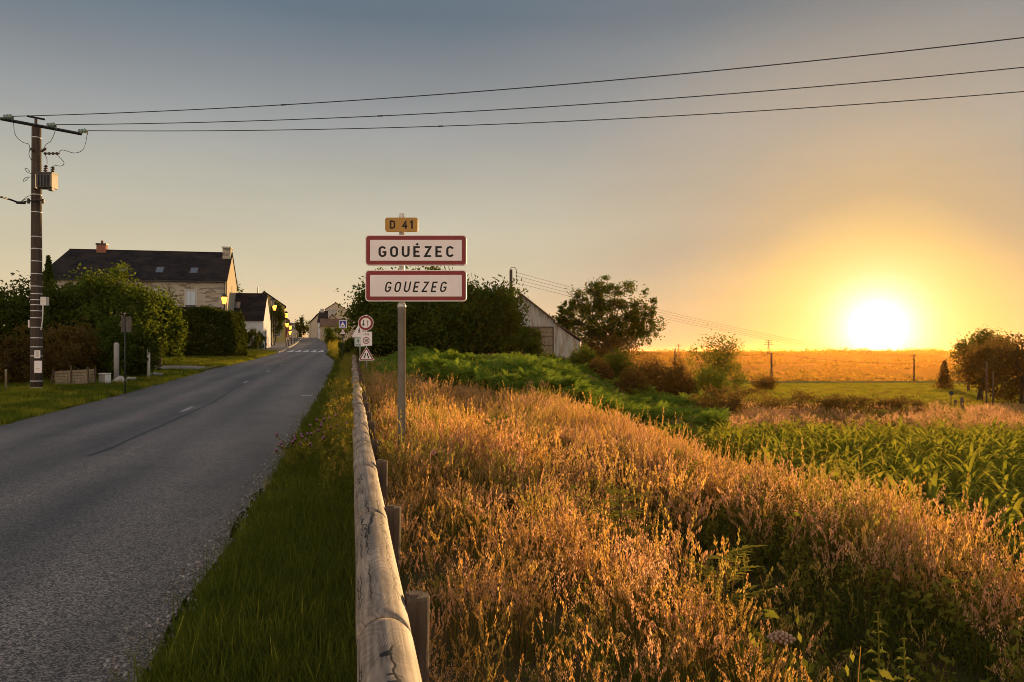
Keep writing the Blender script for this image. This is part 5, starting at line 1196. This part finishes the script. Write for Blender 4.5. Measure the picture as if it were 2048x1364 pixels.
# ------------------------------------------------------------------ grasses
class GB:
    """collects quads with material slots"""
    def __init__(s): s.V = []; s.Q = []; s.M = []; s.k = 0
    def add(s, V, Q, m):
        s.V.append(np.asarray(V, float)); s.Q.append(np.asarray(Q, int) + s.k); s.M.append(np.full(len(Q), m)); s.k += len(V)
    def mesh(s, name, mats): return mesh_np(name, np.concatenate(s.V), np.concatenate(s.Q), mats=mats, midx=np.concatenate(s.M))
def blades(r, n, rad, h0, h1, w, lean, S=4, droop=.25, tip=0.0, base=None):
    a = r.uniform(0, 2 * PI, n); q = rad * np.sqrt(r.uniform(0, 1, n)); b = np.stack([q * np.cos(a), q * np.sin(a), np.zeros(n)], 1) if base is None else base
    h = r.uniform(h0, h1, n); d = r.uniform(0, 2 * PI, n); ln = np.abs(r.normal(0, lean, n)) + lean * .3; dr = np.stack([np.cos(d), np.sin(d), np.zeros(n)], 1)
    f = d + PI / 2 + r.normal(0, .6, n); wd = np.stack([np.cos(f), np.sin(f), np.zeros(n)], 1)
    s = np.linspace(0, 1, S + 1); P3 = []
    pts = b[:, None] + dr[:, None] * (ln * h)[:, None, None] * (s ** 2)[None, :, None]
    pts[:, :, 2] += h[:, None] * (s[None] - droop * np.minimum(ln, 1.2)[:, None] * s[None] ** 3)
    ww = w * (np.maximum(1 - s, 0) ** .6 * (1 - tip) + tip)[None, :, None] * r.uniform(.6, 1.3, n)[:, None, None]
    V = np.stack([pts - wd[:, None] * ww / 2, pts + wd[:, None] * ww / 2], 2).reshape(-1, 3)
    i = (np.arange(n)[:, None] * (S + 1) + np.arange(S)[None]) * 2; Q = np.stack([i, i + 1, i + 3, i + 2], -1).reshape(-1, 4)
    return V, Q, pts
def panicle(r, pts, frac, per, spread, size, taper=True, asp=.3, up=2.6):
    n, S1, _ = pts.shape; out = []; S = S1 - 1
    f = 1 - frac * r.uniform(0, 1, (n, per)) ; x = f * S; k = np.minimum(x.astype(int), S - 1); t = (x - k)[..., None]
    idx = np.arange(n)[:, None]; p = pts[idx, k] * (1 - t) + pts[idx, k + 1] * t
    wdt = spread * np.sin(np.clip((1 - f) / frac, 0, 1) * PI * .85 + .25)[..., None] if taper else spread
    p = p + r.normal(size=p.shape) * wdt * np.array([1, 1, .5]); return leaves(p.reshape(-1, 3), size, r, asp, up)
def straw_tuft(seed, ns=8, h=(.38, 1.08), nb=14, spread=.006, per=28, frac=.26, rad=.16, size=.032, w=.005, seedmat=1):
    r = rng(seed); g = GB(); V, Q, pts = blades(r, ns, rad, h[0], h[1], w, .17, 6, .6, .5); g.add(V, Q, 0)
    V, Q = panicle(r, pts, frac, per, spread, size); g.add(V, Q, seedmat)
    V, Q, _ = blades(r, nb, rad * 1.2, .2, h[0] * 1.05, .006, .55, 4, .5); g.add(V, Q, 2)
    V, Q, _ = blades(r, nb // 2, rad * 1.2, .2, h[0] * .9, .006, .7, 4, .5); g.add(V, Q, 0)
    return g.mesh('straw_tuft', [M['straw_stem'], M['straw'] if seedmat == 1 else M['straw_pink'], M['blade_green'], M['straw_pink']])
def wisp_tuft(seed, ns=12, h=(.5, .9)):
    r = rng(seed); g = GB(); V, Q, pts = blades(r, ns, .16, h[0], h[1], .003, .3, 5, .3, .5); g.add(V, Q, 0)
    V, Q = panicle(r, pts, .32, 34, .018, .022); g.add(V, Q, 1); V, Q, _ = blades(r, 14, .2, .2, .5, .006, .55, 4, .5); g.add(V, Q, 2)
    return g.mesh('wisp_tuft', [M['straw_stem'], M['straw_pink'], M['blade_green']])
def green_tuft(seed, n=46, h=(.12, .42), rad=.16, w=.007, mat='blade_green', lean=.5):
    r = rng(seed); V, Q, _ = blades(r, n, rad, h[0], h[1], w, lean, 4, .45); return mesh_np('green_tuft', V, Q, mats=[M[mat]])
def weed(seed, h=.7, mat='weed_leaf', heads='weed_head', nst=4, nl=14, hs=.006, lf=.065):
    r = rng(seed); g = GB(); V, Q, pts = blades(r, nst, .08, h * .7, h, .005, .22, 5, .1, .6); g.add(V, Q, 0)
    f = r.uniform(.1, .95, (nst, nl)) * 5; k = np.minimum(f.astype(int), 4); t = (f - k)[..., None]; i = np.arange(nst)[:, None]; p = (pts[i, k] * (1 - t) + pts[i, k + 1] * t).reshape(-1, 3) + r.normal(size=(nst * nl, 3)) * .03
    V, Q = leaves(p, lf, r, .42); g.add(V, Q, 1)
    hp = np.repeat(pts[:, -1], 4, 0) + r.normal(size=(nst * 4, 3)) * np.array([.05, .05, .04])
    V, Q = leaves(np.repeat(hp, 5, 0), hs * 2, r, .9); g.add(V, Q, 2)
    return g.mesh('weed', [M['straw_stem'], M[mat], M[heads]])
def yellow_weed(seed, h=.8):
    r = rng(seed); g = GB(); V, Q, pts = blades(r, 6, .12, h * .55, h, .005, .2, 5, .1, .6); g.add(V, Q, 0)
    f = r.uniform(.1, .95, (6, 26)) * 5; k = np.minimum(f.astype(int), 4); t = (f - k)[..., None]; i = np.arange(6)[:, None]; p = (pts[i, k] * (1 - t) + pts[i, k + 1] * t).reshape(-1, 3) + r.normal(size=(156, 3)) * .045
    V, Q = leaves(p, .045, r, .4); g.add(V, Q, 1); V, Q = panicle(r, pts, .3, 30, .03, .022); g.add(V, Q, 2)
    return g.mesh('yellow_weed', [M['weed_leaf'], M['weed_leaf'], M['yellow_weed']])
def spread_stuff():
    r = rng(200)
    straw = [straw_tuft(1), straw_tuft(2, 10, (.55, 1.0)), straw_tuft(3, 14, (.4, .8), spread=.011), wisp_tuft(4), wisp_tuft(5, 14, (.45, .8)), straw_tuft(6, 12, (.5, .9), seedmat=3), weed(7, .7), weed(8, .55), green_tuft(9), green_tuft(10, 40, (.2, .55))]
    # --- golden grass between the rail and the field
    def dens(u, v):
        x, y = uv2xy(u, v); return (vnoise(x, y, 1.1) > -.75) 
    def near_far(n, u0, u1, v0, v1, keep=None):
        u, v, p = fill(r, n, u0, u1, v0, v1, keep); k = in_view(p); return u[k], v[k], p[k]
    U, Vv, Pt = [], [], []
    for n, u0, u1, v0, v1 in ((1000, .16, 5.2, 2.2, 7), (2200, .16, 5.6, 7, 16), (2600, .16, 5.8, 16, 36), (700, .16, 4, 36, 50)):
        u, v, p = near_far(n, u0, u1, v0, v1); U.append(u); Vv.append(v); Pt.append(p)
    u = np.concatenate(U); v = np.concatenate(Vv); p = np.concatenate(Pt); n = len(u)
    # kinds: straw on the flat and on the ridge, green in the ditch and in a few patches
    x, y = p[:, 0], p[:, 1]; uw = u + .45 * vnoise(x, y, .75); ditch = np.exp(-((uw - 2.95) / .95) ** 4) * np.interp(v, [0, 6.5, 9.5, 40], [1, 1, .25, .1]); patch = np.clip(vnoise(x, y, .9) * 1.3 - .25, 0, 1)
    green = r.uniform(0, 1, n) < np.clip(ditch * .86 + patch * .75 + .07, 0, .93)
    idx = np.where(green, r.choice([6, 7, 8, 9, 9], n), r.choice([0, 0, 0, 1, 1, 2, 2, 3, 4, 5, 5], n))
    s = r.uniform(.62, 1.02, n) * np.where(u > 3.6, 1.0, np.interp(u, [.2, .6, 1.5], [.62, .86, .95]) * np.interp(v, [3.5, 8, 12, 16], [.86, 1.12, 1.12, 1])) * np.where(green, .95, 1) * np.where(v < 4.2, .85, 1); s = s * np.where((ditch > .5) & green, .72, 1) * np.where((ditch > .5) & ~green, 1.25, 1)
    s = s * (.92 + .28 * vnoise(x, y, 1.0)); rot = np.stack([r.normal(0, .12, n), r.normal(0, .12, n), r.uniform(0, 2 * PI, n)], 1); scl = np.stack([s, s, s * r.uniform(.85, 1.1, n)], 1)
    m = 1300; ua, va, pa = near_far(m, .12, 5.4, 2.2, 26); m = len(ua); sa = r.uniform(.45, .85, m)   # dark green growth at the foot of the straw
    p = np.concatenate([p, pa]); rot = np.concatenate([rot, np.stack([np.zeros(m), np.zeros(m), r.uniform(0, 6.3, m)], 1)]); scl = np.concatenate([scl, np.stack([sa, sa, sa], 1)]); idx = np.concatenate([idx, r.choice([8, 8, 9, 7], m)])
    ua, va, pa = near_far(70, .28, .95, 8.6, 10.6); m = len(ua); sa = r.uniform(.8, 1.0, m)      # taller growth round the foot of the sign
    p = np.concatenate([p, pa]); rot = np.concatenate([rot, np.stack([r.normal(0, .1, m), r.normal(0, .1, m), r.uniform(0, 6.3, m)], 1)]); scl = np.concatenate([scl, np.stack([sa, sa, sa], 1)]); idx = np.concatenate([idx, r.choice([0, 1, 2, 5, 6], m)])
    ua, va, pa = near_far(420, 1.9, 4.3, 2.4, 10); m = len(ua); sa = r.uniform(.7, 1.25, m)      # rank green growth in the ditch
    p = np.concatenate([p, pa]); rot = np.concatenate([rot, np.stack([r.normal(0, .1, m), r.normal(0, .1, m), r.uniform(0, 6.3, m)], 1)]); scl = np.concatenate([scl, np.stack([sa, sa, sa], 1)]); idx = np.concatenate([idx, r.choice([6, 7, 8, 9, 9], m)])
    scatter('tall_grass', p, rot, scl, idx, straw, 'tall golden seeding grass and weeds right of the guardrail', 'grass')
    # --- green verge between the road and the rail
    vg = [green_tuft(21, 60, (.06, .22), .17, .006), green_tuft(22, 50, (.08, .30), .17, .007), green_tuft(23, 55, (.05, .16), .18, .006, 'blade_verge'), straw_tuft(24, 4, (.3, .55), 10), yellow_weed(25), yellow_weed(26, .6), weed(27, .5)]
    U, Vv, Pt = [], [], []
    for n, v0, v1, a in ((1500, 2.2, 9, 1), (1500, 9, 24, 1), (1500, 24, 66, 1)):
        u, v, p = near_far(n, -1.35, -.02, v0, v1); U.append(u); Vv.append(v); Pt.append(p)
    u = np.concatenate(U); v = np.concatenate(Vv); p = np.concatenate(Pt); n = len(u)
    tall = (u > -.62) & (r.uniform(0, 1, n) < np.clip((u + 1.25) * .45, 0, .5) * np.interp(v, [0, 9, 13, 20, 60], [.0, .01, .35, .8, .9]))
    idx = np.where(tall, r.choice([3, 3, 4, 4, 5, 6], n), r.choice([0, 0, 1, 1, 2], n)); s = r.uniform(.7, 1.15, n) * np.interp(v, [0, 20, 60], [1, 1.05, 1.15]) * np.where(u < -1.05, .7, 1)
    scatter('verge_grass', p, np.stack([r.normal(0, .1, n), r.normal(0, .1, n), r.uniform(0, 6.3, n)], 1), np.stack([s, s, s], 1), idx, vg, 'green grass and yellow weeds between road and guardrail', 'grass')
    v = r.uniform(58, 112, 1500); u = ur(v) + .2 + r.uniform(0, 3.2, 1500); x, y = uv2xy(u, v); n = 1500; s = r.uniform(.9, 1.7, n)
    scatter('far_verge_grass', np.stack([x, y, ground_uv(u, v) - .01], 1), np.stack([r.normal(0, .1, n), r.normal(0, .1, n), r.uniform(0, 6.3, n)], 1), np.stack([s, s, s], 1), r.choice([0, 1, 1, 2, 4], n), vg, 'rough green verge at the road edge near the speed hump', 'grass')
    # --- mown verge on the left
    U, Vv, Pt = [], [], []
    for n, u0, v0, v1 in ((9000, -15, 14, 36), (9000, -20, 34, 64), (5000, -12, 62, 90)):
        u, v, p = near_far(n, u0, -7.72, v0, v1, lambda a, b: ~((b > 45.2) & (b < 50.8) & (a > -17 - (b - 45.5) * .6))); U.append(u); Vv.append(v); Pt.append(p)
    u = np.concatenate(U); v = np.concatenate(Vv); p = np.concatenate(Pt); n = len(u)
    lg = [green_tuft(31, 50, (.05, .14), .24, .010, 'blade_verge'), green_tuft(32, 44, (.06, .20), .24, .011, 'blade_verge'), green_tuft(33, 36, (.1, .3), .2, .010)]
    s = r.uniform(.7, 1.2, n) * np.interp(v, [14, 60], [.9, 1.5]); scatter('left_verge_grass', p, np.stack([np.zeros(n), np.zeros(n), r.uniform(0, 6.3, n)], 1), np.stack([s, s, s * .9], 1), r.choice([0, 0, 0, 1, 1, 2], n), lg, 'short green grass on the verge left of the road', 'grass')
    # --- reddish rough grass behind the corn and around the shrubs
    far = [straw_tuft(41, 12, (.5, .9), 16, .03, 16, .3, .3, .05, .010, 3), straw_tuft(42, 14, (.4, .8), 20, .03, 14, .3, .3, .045, .010), green_tuft(43, 40, (.25, .65), .3, .018), weed(44, .8, nst=6, nl=20, hs=.012, lf=.09)]
    U, Vv, Pt = [], [], []
    for n, u0, u1, v0, v1 in ((5200, 5.5, 34, 16, 40), (3600, 6, 46, 34, 58)):
        u, v, p = near_far(n, u0, u1, v0, v1); k = ~((p[:, 1] < CORN_FAR + .4) & (u > 7.6)) & (p[:, 1] < 44 + 5 * vnoise(p[:, 0], p[:, 1], .3) + np.clip(20 - p[:, 0], 0, 14)); U.append(u[k]); Vv.append(v[k]); Pt.append(p[k])
    u = np.concatenate(U); v = np.concatenate(Vv); p = np.concatenate(Pt); n = len(u); nz = vnoise(p[:, 0], p[:, 1], .35)
    gr = r.uniform(0, 1, n) < np.clip(.52 + nz * .7, .12, .95); idx = np.where(gr, r.choice([2, 2, 3], n), r.choice([0, 0, 1], n)); s = r.uniform(.6, 1.15, n) * np.interp(p[:, 1], [24, 80], [.95, 1.1])
    scatter('rough_grass', p, np.stack([r.normal(0, .1, n), r.normal(0, .1, n), r.uniform(0, 6.3, n)], 1), np.stack([s, s, s * np.interp(p[:, 1], [30, 60], [1, .75])], 1), idx, far, 'reddish rough grass beyond the corn and around the shrubs', 'grass')
    # --- sunlit meadow further right
    u, v, p = near_far(9000, 8, 95, 44, 120); k = (p[:, 1] > 42) & (p[:, 0] > 16); p = p[k]; n = len(p); s = r.uniform(.8, 1.3, n) * np.interp(p[:, 1], [44, 120], [1.2, 2.4])
    scatter('meadow_grass', p, np.stack([np.zeros(n), np.zeros(n), r.uniform(0, 6.3, n)], 1), np.stack([s, s, s * np.interp(p[:, 1], [44, 120], [.9, .45])], 1), r.choice([0, 0, 1], n), [green_tuft(45, 40, (.15, .32), .3, .016, 'blade_verge'), green_tuft(46, 40, (.12, .26), .3, .016, 'straw_stem')], 'sunlit grass of the meadow below the sun', 'grass')
    # --- bracken
    def frond(seed):
        r = rng(seed); g = GB()
        for k in range(7):
            a = r.uniform(0, 2 * PI); L = r.uniform(.7, 1.1); el = r.uniform(.6, 1.2); d = np.array([math.cos(a), math.sin(a), 0]); sd = np.array([-math.sin(a), math.cos(a), 0]); s = np.linspace(.15, 1, 13)
            pts = d[None] * (L * s * math.cos(el))[:, None]; pts[:, 2] = L * (s * math.sin(el) - .45 * s ** 2.5)
            w = .26 * L * np.sin(np.clip((1.05 - s) * 2.2, 0, PI / 2)); Vs = []; 
            for j in range(12):
                for sg in (-1, 1):
                    c = pts[j]; tip = c + sd * sg * w[j] + d * .06 + np.array([0, 0, -.25 * w[j]]); e = (pts[j + 1] - c) * .8
                    Vs += [c, c + e * .1 + (tip - c) * .5 - e * .2, tip, c + e + (tip - c) * .45]
            V = np.array(Vs); g.add(V, np.arange(len(V)).reshape(-1, 4), 0)
        return g.mesh('bracken', [M['leaf_fern']])
    fr = [frond(s) for s in (51, 52, 53)]
    U, V_, p3 = [], [], []
    def inpoly(x, y): 
        px = 1024 + x / y * FPX; return (px > 735) & (px < 1440) & (y > np.interp(px, [735, 900, 1050, 1430], [33, 29, 26, 27])) & (y < np.interp(px, [735, 1000, 1430], [47, 46, 42]))
    q = r.uniform([-10, 25], [14, 48], (7800, 2)); k = inpoly(q[:, 0], q[:, 1]); q = q[k]; uu, vv = xy2uv(q[:, 0], q[:, 1]); k = uu > .7; q = q[k]; uu = uu[k]
    hump = 1.0 * (.5 + .5 * vnoise(q[:, 0], q[:, 1], .85)) ** 1.3 + .15; z = ground(q[:, 0], q[:, 1]) + hump * np.clip((uu - .7) / 2, 0, 1) * r.uniform(.2, 1, len(q)); n = len(q); s = r.uniform(.6, 1.05, n)
    scatter('bracken', np.stack([q[:, 0], q[:, 1], z], 1), np.stack([r.normal(0, .15, n), r.normal(0, .15, n), r.uniform(0, 6.3, n)], 1), np.stack([s, s, s], 1), r.integers(0, 3, n), fr, 'mounds of green bracken between the tall grass and the big bush', 'fern')
CORN_FAR = 27.0
spread_stuff()
def edge_grit():
    r = rng(77); ms = []
    for k in range(3):
        b = bmesh.new(); bmesh.ops.create_icosphere(b, subdivisions=1, radius=1)
        for v in b.verts: v.co = Vector((v.co.x * 1.3, v.co.y, v.co.z * .6)) * (1 + .25 * float(r.normal()))
        me = bpy.data.meshes.new('grit'); b.to_mesh(me); b.free(); me.materials.append(M['concrete'] if k == 0 else M['asphalt_path']); ms.append(me)
    n = 2600; v = 2 + 34 * r.uniform(0, 1, n) ** 1.7; u = ur(v) + r.normal(-.06, .10, n); x, y = uv2xy(u, v); z = np.array([camber(a, b) for a, b in zip(u, v)]) + .004; s = r.uniform(.004, .016, n)
    scatter('edge_grit', np.stack([x, y, z], 1), np.stack([r.uniform(0, 6, n), r.uniform(0, 6, n), r.uniform(0, 6, n)], 1), np.stack([s, s, s], 1), r.integers(0, 3, n), ms, 'loose grit along the crumbling right edge of the road', 'gravel')
edge_grit()

# ------------------------------------------------------------------ corn
def corn_leaf(r, L, w):
    S = 8; s = np.linspace(0, 1, S + 1); el = r.uniform(1.0, 1.36); dr = r.uniform(.3, .9)
    x = L * (s * math.cos(el) + .25 * s ** 2); z = L * (s * math.sin(el) - dr * s ** 2.6); ww = w * np.sin(np.clip(s * .92 + .08, 0, 1) * PI) ** .7 * .5; tw = .35 * np.sin(s * 3 + r.uniform(0, 3))
    V = np.zeros((S + 1, 3, 3)); V[:, 0] = np.stack([x, -ww, z + ww * (.35 + tw)], 1); V[:, 1] = np.stack([x, 0 * x, z], 1); V[:, 2] = np.stack([x, ww, z + ww * (.35 - tw)], 1)
    i = np.arange(S)[:, None] * 3 + np.arange(2)[None]; Q = np.stack([i, i + 1, i + 4, i + 3], -1).reshape(-1, 4); return V.reshape(-1, 3), Q
def corn_parts(seed):
    r = rng(seed); H = r.uniform(.62, .85); L = []; a = r.uniform(0, 6.3); nl = 8
    for k in range(nl):
        V, Q = corn_leaf(r, r.uniform(.45, .75) * (1.0 - .25 * abs(k / nl - .5)), r.uniform(.046, .068)); b = a + (PI if k % 2 else 0) + r.normal(0, .35); c, s = math.cos(b), math.sin(b)
        W = np.stack([V[:, 0] * c - V[:, 1] * s, V[:, 0] * s + V[:, 1] * c, V[:, 2] + H * (.1 + .62 * k / nl)], 1); L.append((W, Q))
    return H, L
def corn():
    lib = []
    for s in range(5):
        H, L = corn_parts(300 + s); st = MB().tube([(0, 0, -.1), (0, 0, H * .5), (.01, 0, H * .72)], [.016, .013, .005], 6).mesh('stalk', M['leaf_corn']); lm = [mesh_np('leaf', V, Q, mats=[M['leaf_corn']], smooth=True) for V, Q in L]
        g = GB(); [g.add(V, Q, 0) for V, Q in L]; q = MB().tube([(0, 0, -.1), (0, 0, H * .5), (.01, 0, H * .72)], [.016, .013, .005], 4, False); g.add(q.v, q.f, 0); lib.append((st, lm, g.mesh('corn_plant', [M['leaf_corn']])))
    r = rng(310); pts = []
    for v in np.arange(3, 34, .72):
        u = np.arange(7.6, 40, .20); u = u + r.normal(0, .04, len(u)); vv = v + r.normal(0, .05, len(u)) + .0 * u; x, y = uv2xy(u, vv); pts.append(np.stack([x, y], 1))
    p = np.concatenate(pts); u, v = xy2uv(p[:, 0], p[:, 1])
    k = (p[:, 1] < CORN_FAR + .5 * np.sin(p[:, 0])) & (p[:, 1] > 3) & (u > 7.6 + .5 * np.sin(v * .8) + np.interp(v, [10, 24], [0, 1.6])) & (r.uniform(0, 1, len(p)) < .9); p = p[k]; P3 = np.concatenate([p, ground(p[:, 0], p[:, 1])[:, None]], 1)
    k = in_view(P3, .02); P3 = P3[k]; d = np.hypot(P3[:, 0], P3[:, 1]); o = np.argsort(d); P3 = P3[o]
    vis = np.abs(P3[:, 0] / P3[:, 1]) < .64; near = np.where(vis)[0][:300]; rest = np.setdiff1d(np.arange(len(P3)), near)
    for j, i in enumerate(near):
        st, lm, whole = lib[int(r.integers(0, 5))]; rot = (float(r.normal(0, .06)), float(r.normal(0, .06)), float(r.uniform(0, 6.3))); s = float(r.uniform(.72, 1.2)); nm = 'corn_plant'
        lab = 'leafy green corn plant among the nearest rows of the corn field'
        if j < 70:
            t = thing(nm, lab, 'corn plant', P3[i], 0, 'corn plants in the field'); t.rotation_euler = rot; t.scale = (s, s, s); link('stalk', st, t)
            for m in lm: link('leaf', m, t)
        else:
            t = tag(link(nm, whole, None, P3[i], rot), lab, 'corn plant', 'corn plants in the field'); t.scale = (s, s, s)
    q = P3[rest]; n = len(q); s = r.uniform(.7, 1.22, n)
    scatter('corn_field', q, np.stack([r.normal(0, .06, n), r.normal(0, .06, n), r.uniform(0, 6.3, n)], 1), np.stack([s, s, s], 1), r.integers(0, 5, n), [l[2] for l in lib], 'rows of green corn filling the field behind the nearest plants', 'corn')
corn()

# ------------------------------------------------------------------ single plants one can pick out
def sapling(px, Y, ytop, label, seed, mat='leaf_sapling', n=16, lf=.11, name='sapling'):
    x = (px - 1024) * Y / FPX; g = gz(x, Y); H = EYE - (ytop - 705) * Y / FPX - g; r = rng(seed); t = thing(name, label, 'plant', (x, Y, g))
    MB().tube([(0, 0, -.1), (.02, 0, H * .5), (0, .02, H)], [.009, .007, .003], 6).build('stem', M['bark'], t)
    for k in range(n):
        z = H * (.3 + .68 * k / n); a = k * 2.4 + r.normal(0, .3); L = .16 + .14 * (1 - k / n); d = np.array([math.cos(a), math.sin(a), .35]); c = np.array([0, 0, z]); pts = c + d * L * np.linspace(.2, 1, 6)[:, None]; sd = np.array([-math.sin(a), math.cos(a), 0])
        V = []; Q = []
        for j, q in enumerate(pts):
            for sg in ((-1, 1) if j < 5 else (0,)):
                ax = (sd * sg * .8 + d * .6) if sg else d; ax = ax / np.linalg.norm(ax); l = lf * r.uniform(.8, 1.1); nrm = np.cross(ax, [0, 0, 1]); nrm = nrm / (np.linalg.norm(nrm) + 1e-6); b = len(V); V += [q, q + ax * l * .5 + nrm * l * .19, q + ax * l + np.array([0, 0, -.015]), q + ax * l * .5 - nrm * l * .19]; Q.append((b, b + 1, b + 2, b + 3))
        link('leaf', mesh_np('leaf', V, Q, mats=[M[mat]]), t)
sapling(1238, 6.6, 975, 'young ash sapling with pale yellow leaves in the golden grass', 401)
sapling(1000, 11.5, 832, 'leafy green sapling in the golden grass right of the sign post', 402, 'weed_leaf', 16, .14)
sapling(1447, 5.2, 1090, 'second yellow green sapling, above the dark ditch', 403, n=14)
def nettle(px, Y, ytop, label, seed):
    x = (px - 1024) * Y / FPX; g = gz(x, Y); H = EYE - (ytop - 705) * Y / FPX - g; r = rng(seed); t = thing('nettle', label, 'plant', (x, Y, g), 0, 'nettles at the bottom of the picture')
    MB().tube([(0, 0, -.1), (.015, .01, H * .5), (0, 0, H)], [.006, .005, .003], 6).build('stem', M['weed_leaf'], t)
    V = []; Q = []
    for k in range(9):
        z = H * (1 - .055 * k - .01); L = .02 + .012 * k
        for a in (k * PI / 2, k * PI / 2 + PI):
            a += r.normal(0, .15); d = np.array([math.cos(a), math.sin(a), 0]); s = np.array([-math.sin(a), math.cos(a), 0]); c = np.array([0, 0, z]); b = len(V); L2 = min(L, .09)
            V += [c, c + d * L2 * .4 + s * L2 * .26 + [0, 0, L2 * .25], c + d * L2 * .8 + [0, 0, -.0], c + d * L2 * .4 - s * L2 * .26 + [0, 0, L2 * .25], c + d * L2 * 1.1 + [0, 0, -L2 * .35], c + d * L2 * .8 + s * .004, c + d * L2 * .8 - s * .004]; Q += [(b, b + 1, b + 2, b + 3), (b + 5, b + 4, b + 6, b + 2)]
    link('foliage', mesh_np('foliage', V, Q, mats=[M['leaf_nettle']]), t)
nettle(1756, 3.9, 1222, 'nettle with drooping leaf pairs at the lower right, left of its neighbour', 411); nettle(1808, 3.6, 1275, 'lower nettle with drooping leaf pairs near the bottom right', 412)
def umbel(px, py, Y, label):
    c = P(px, py, Y); g = gz(c.x, Y); H = c.z - g; r = rng(420); t = thing('umbel_plant', label, 'plant', (c.x, Y, g)); top = Vector((0, 0, H - .05))
    MB().tube([(-.05, 0, -.1), (-.05, .0, H * .6), top], [.006, .006, .004], 6).build('stem', M['straw_stem'], t)
    hm = MB(); ray = MB()
    for k in range(38):
        a = k * 2.4; q = math.sqrt((k + .5) / 38); e = Vector((.062 * q * math.cos(a), .062 * q * math.sin(a), H + .012 - .03 * q * q)); ray.tube([top, e], .0012, 4, False); hm.lathe([(.002, -.008), (.008, -.002), (.009, .004), (.003, .010)], 7, e)
    ray.build('rays', M['straw_stem'], t); hm.build('seed_head', pm('umbel_seed', (.24, .15, .09), (.34, .23, .15), 40, .9), t, True)
umbel(1562, 1272, 3.75, 'large round umbel seed head at the bottom of the tall grass')
def thistle(px, Y, ytop, label, seed, nh=14):
    x = (px - 1024) * Y / FPX; g = gz(x, Y); H = EYE - (ytop - 705) * Y / FPX - g; r = rng(seed); t = thing('thistle', label, 'plant', (x, Y, g)); m = MB(); hd = MB(); fl = MB(); lv = []
    for k in range(nh):
        a = r.uniform(0, 6.3); q = r.uniform(.05, .35); e = Vector((q * math.cos(a), q * math.sin(a), H * r.uniform(.6, 1))); b = Vector((0, 0, H * r.uniform(.15, .5))); pts = curve([b, b.lerp(e, .5) + Vector((0, 0, -.04)), e], 4); m.tube(pts, .004, 4, False)
        hd.lathe([(.006, -.02), (.015, -.006), (.010, .008)], 8, e); fl.lathe([(.008, .0), (.017, .018), (.012, .026)], 8, e + Vector((0, 0, .006))); lv += [np.array(p) + r.normal(0, .025, 3) for p in pts for _ in range(3)]
    m.tube([(0, 0, -.1), (0, 0, H * .55)], .007, 6); m.build('stem', M['weed_leaf'], t); hd.build('flower_head', M['weed_head'], t); fl.build('petals', M['thistle_purple'], t); V, Q = leaves(np.array(lv), .06, r, .3); link('foliage', mesh_np('foliage', V, Q, mats=[M['weed_leaf']]), t)
thistle(600, 11.0, 868, 'purple headed thistle leaning over the road edge', 431, 22); thistle(650, 12.5, 835, 'thistle clump with yellowish stems beside the guardrail', 432, 16)
thistle(851, 9.0, 905, 'thistle with one pink flower right of the sign post foot', 433, 8)

# ------------------------------------------------------------------ haze
def haze():
    m = bpy.data.materials.new('haze_air'); nt, n, l = nodes_of(m); n.remove(n['Principled BSDF'])
    v = n.new('ShaderNodeVolumePrincipled'); v.inputs['Color'].default_value = (1, .46, .09, 1); v.inputs['Density'].default_value = HAZE; v.inputs['Anisotropy'].default_value = .74
    l.new(v.outputs[0], n['Material Output'].inputs['Volume'])
    o = MB().box(-6500, 6500, -6500, 9500, -70, 27).build('haze', m); tag(o, 'warm evening haze over the valley', 'haze', kind='stuff')
HAZE = .000042
haze()
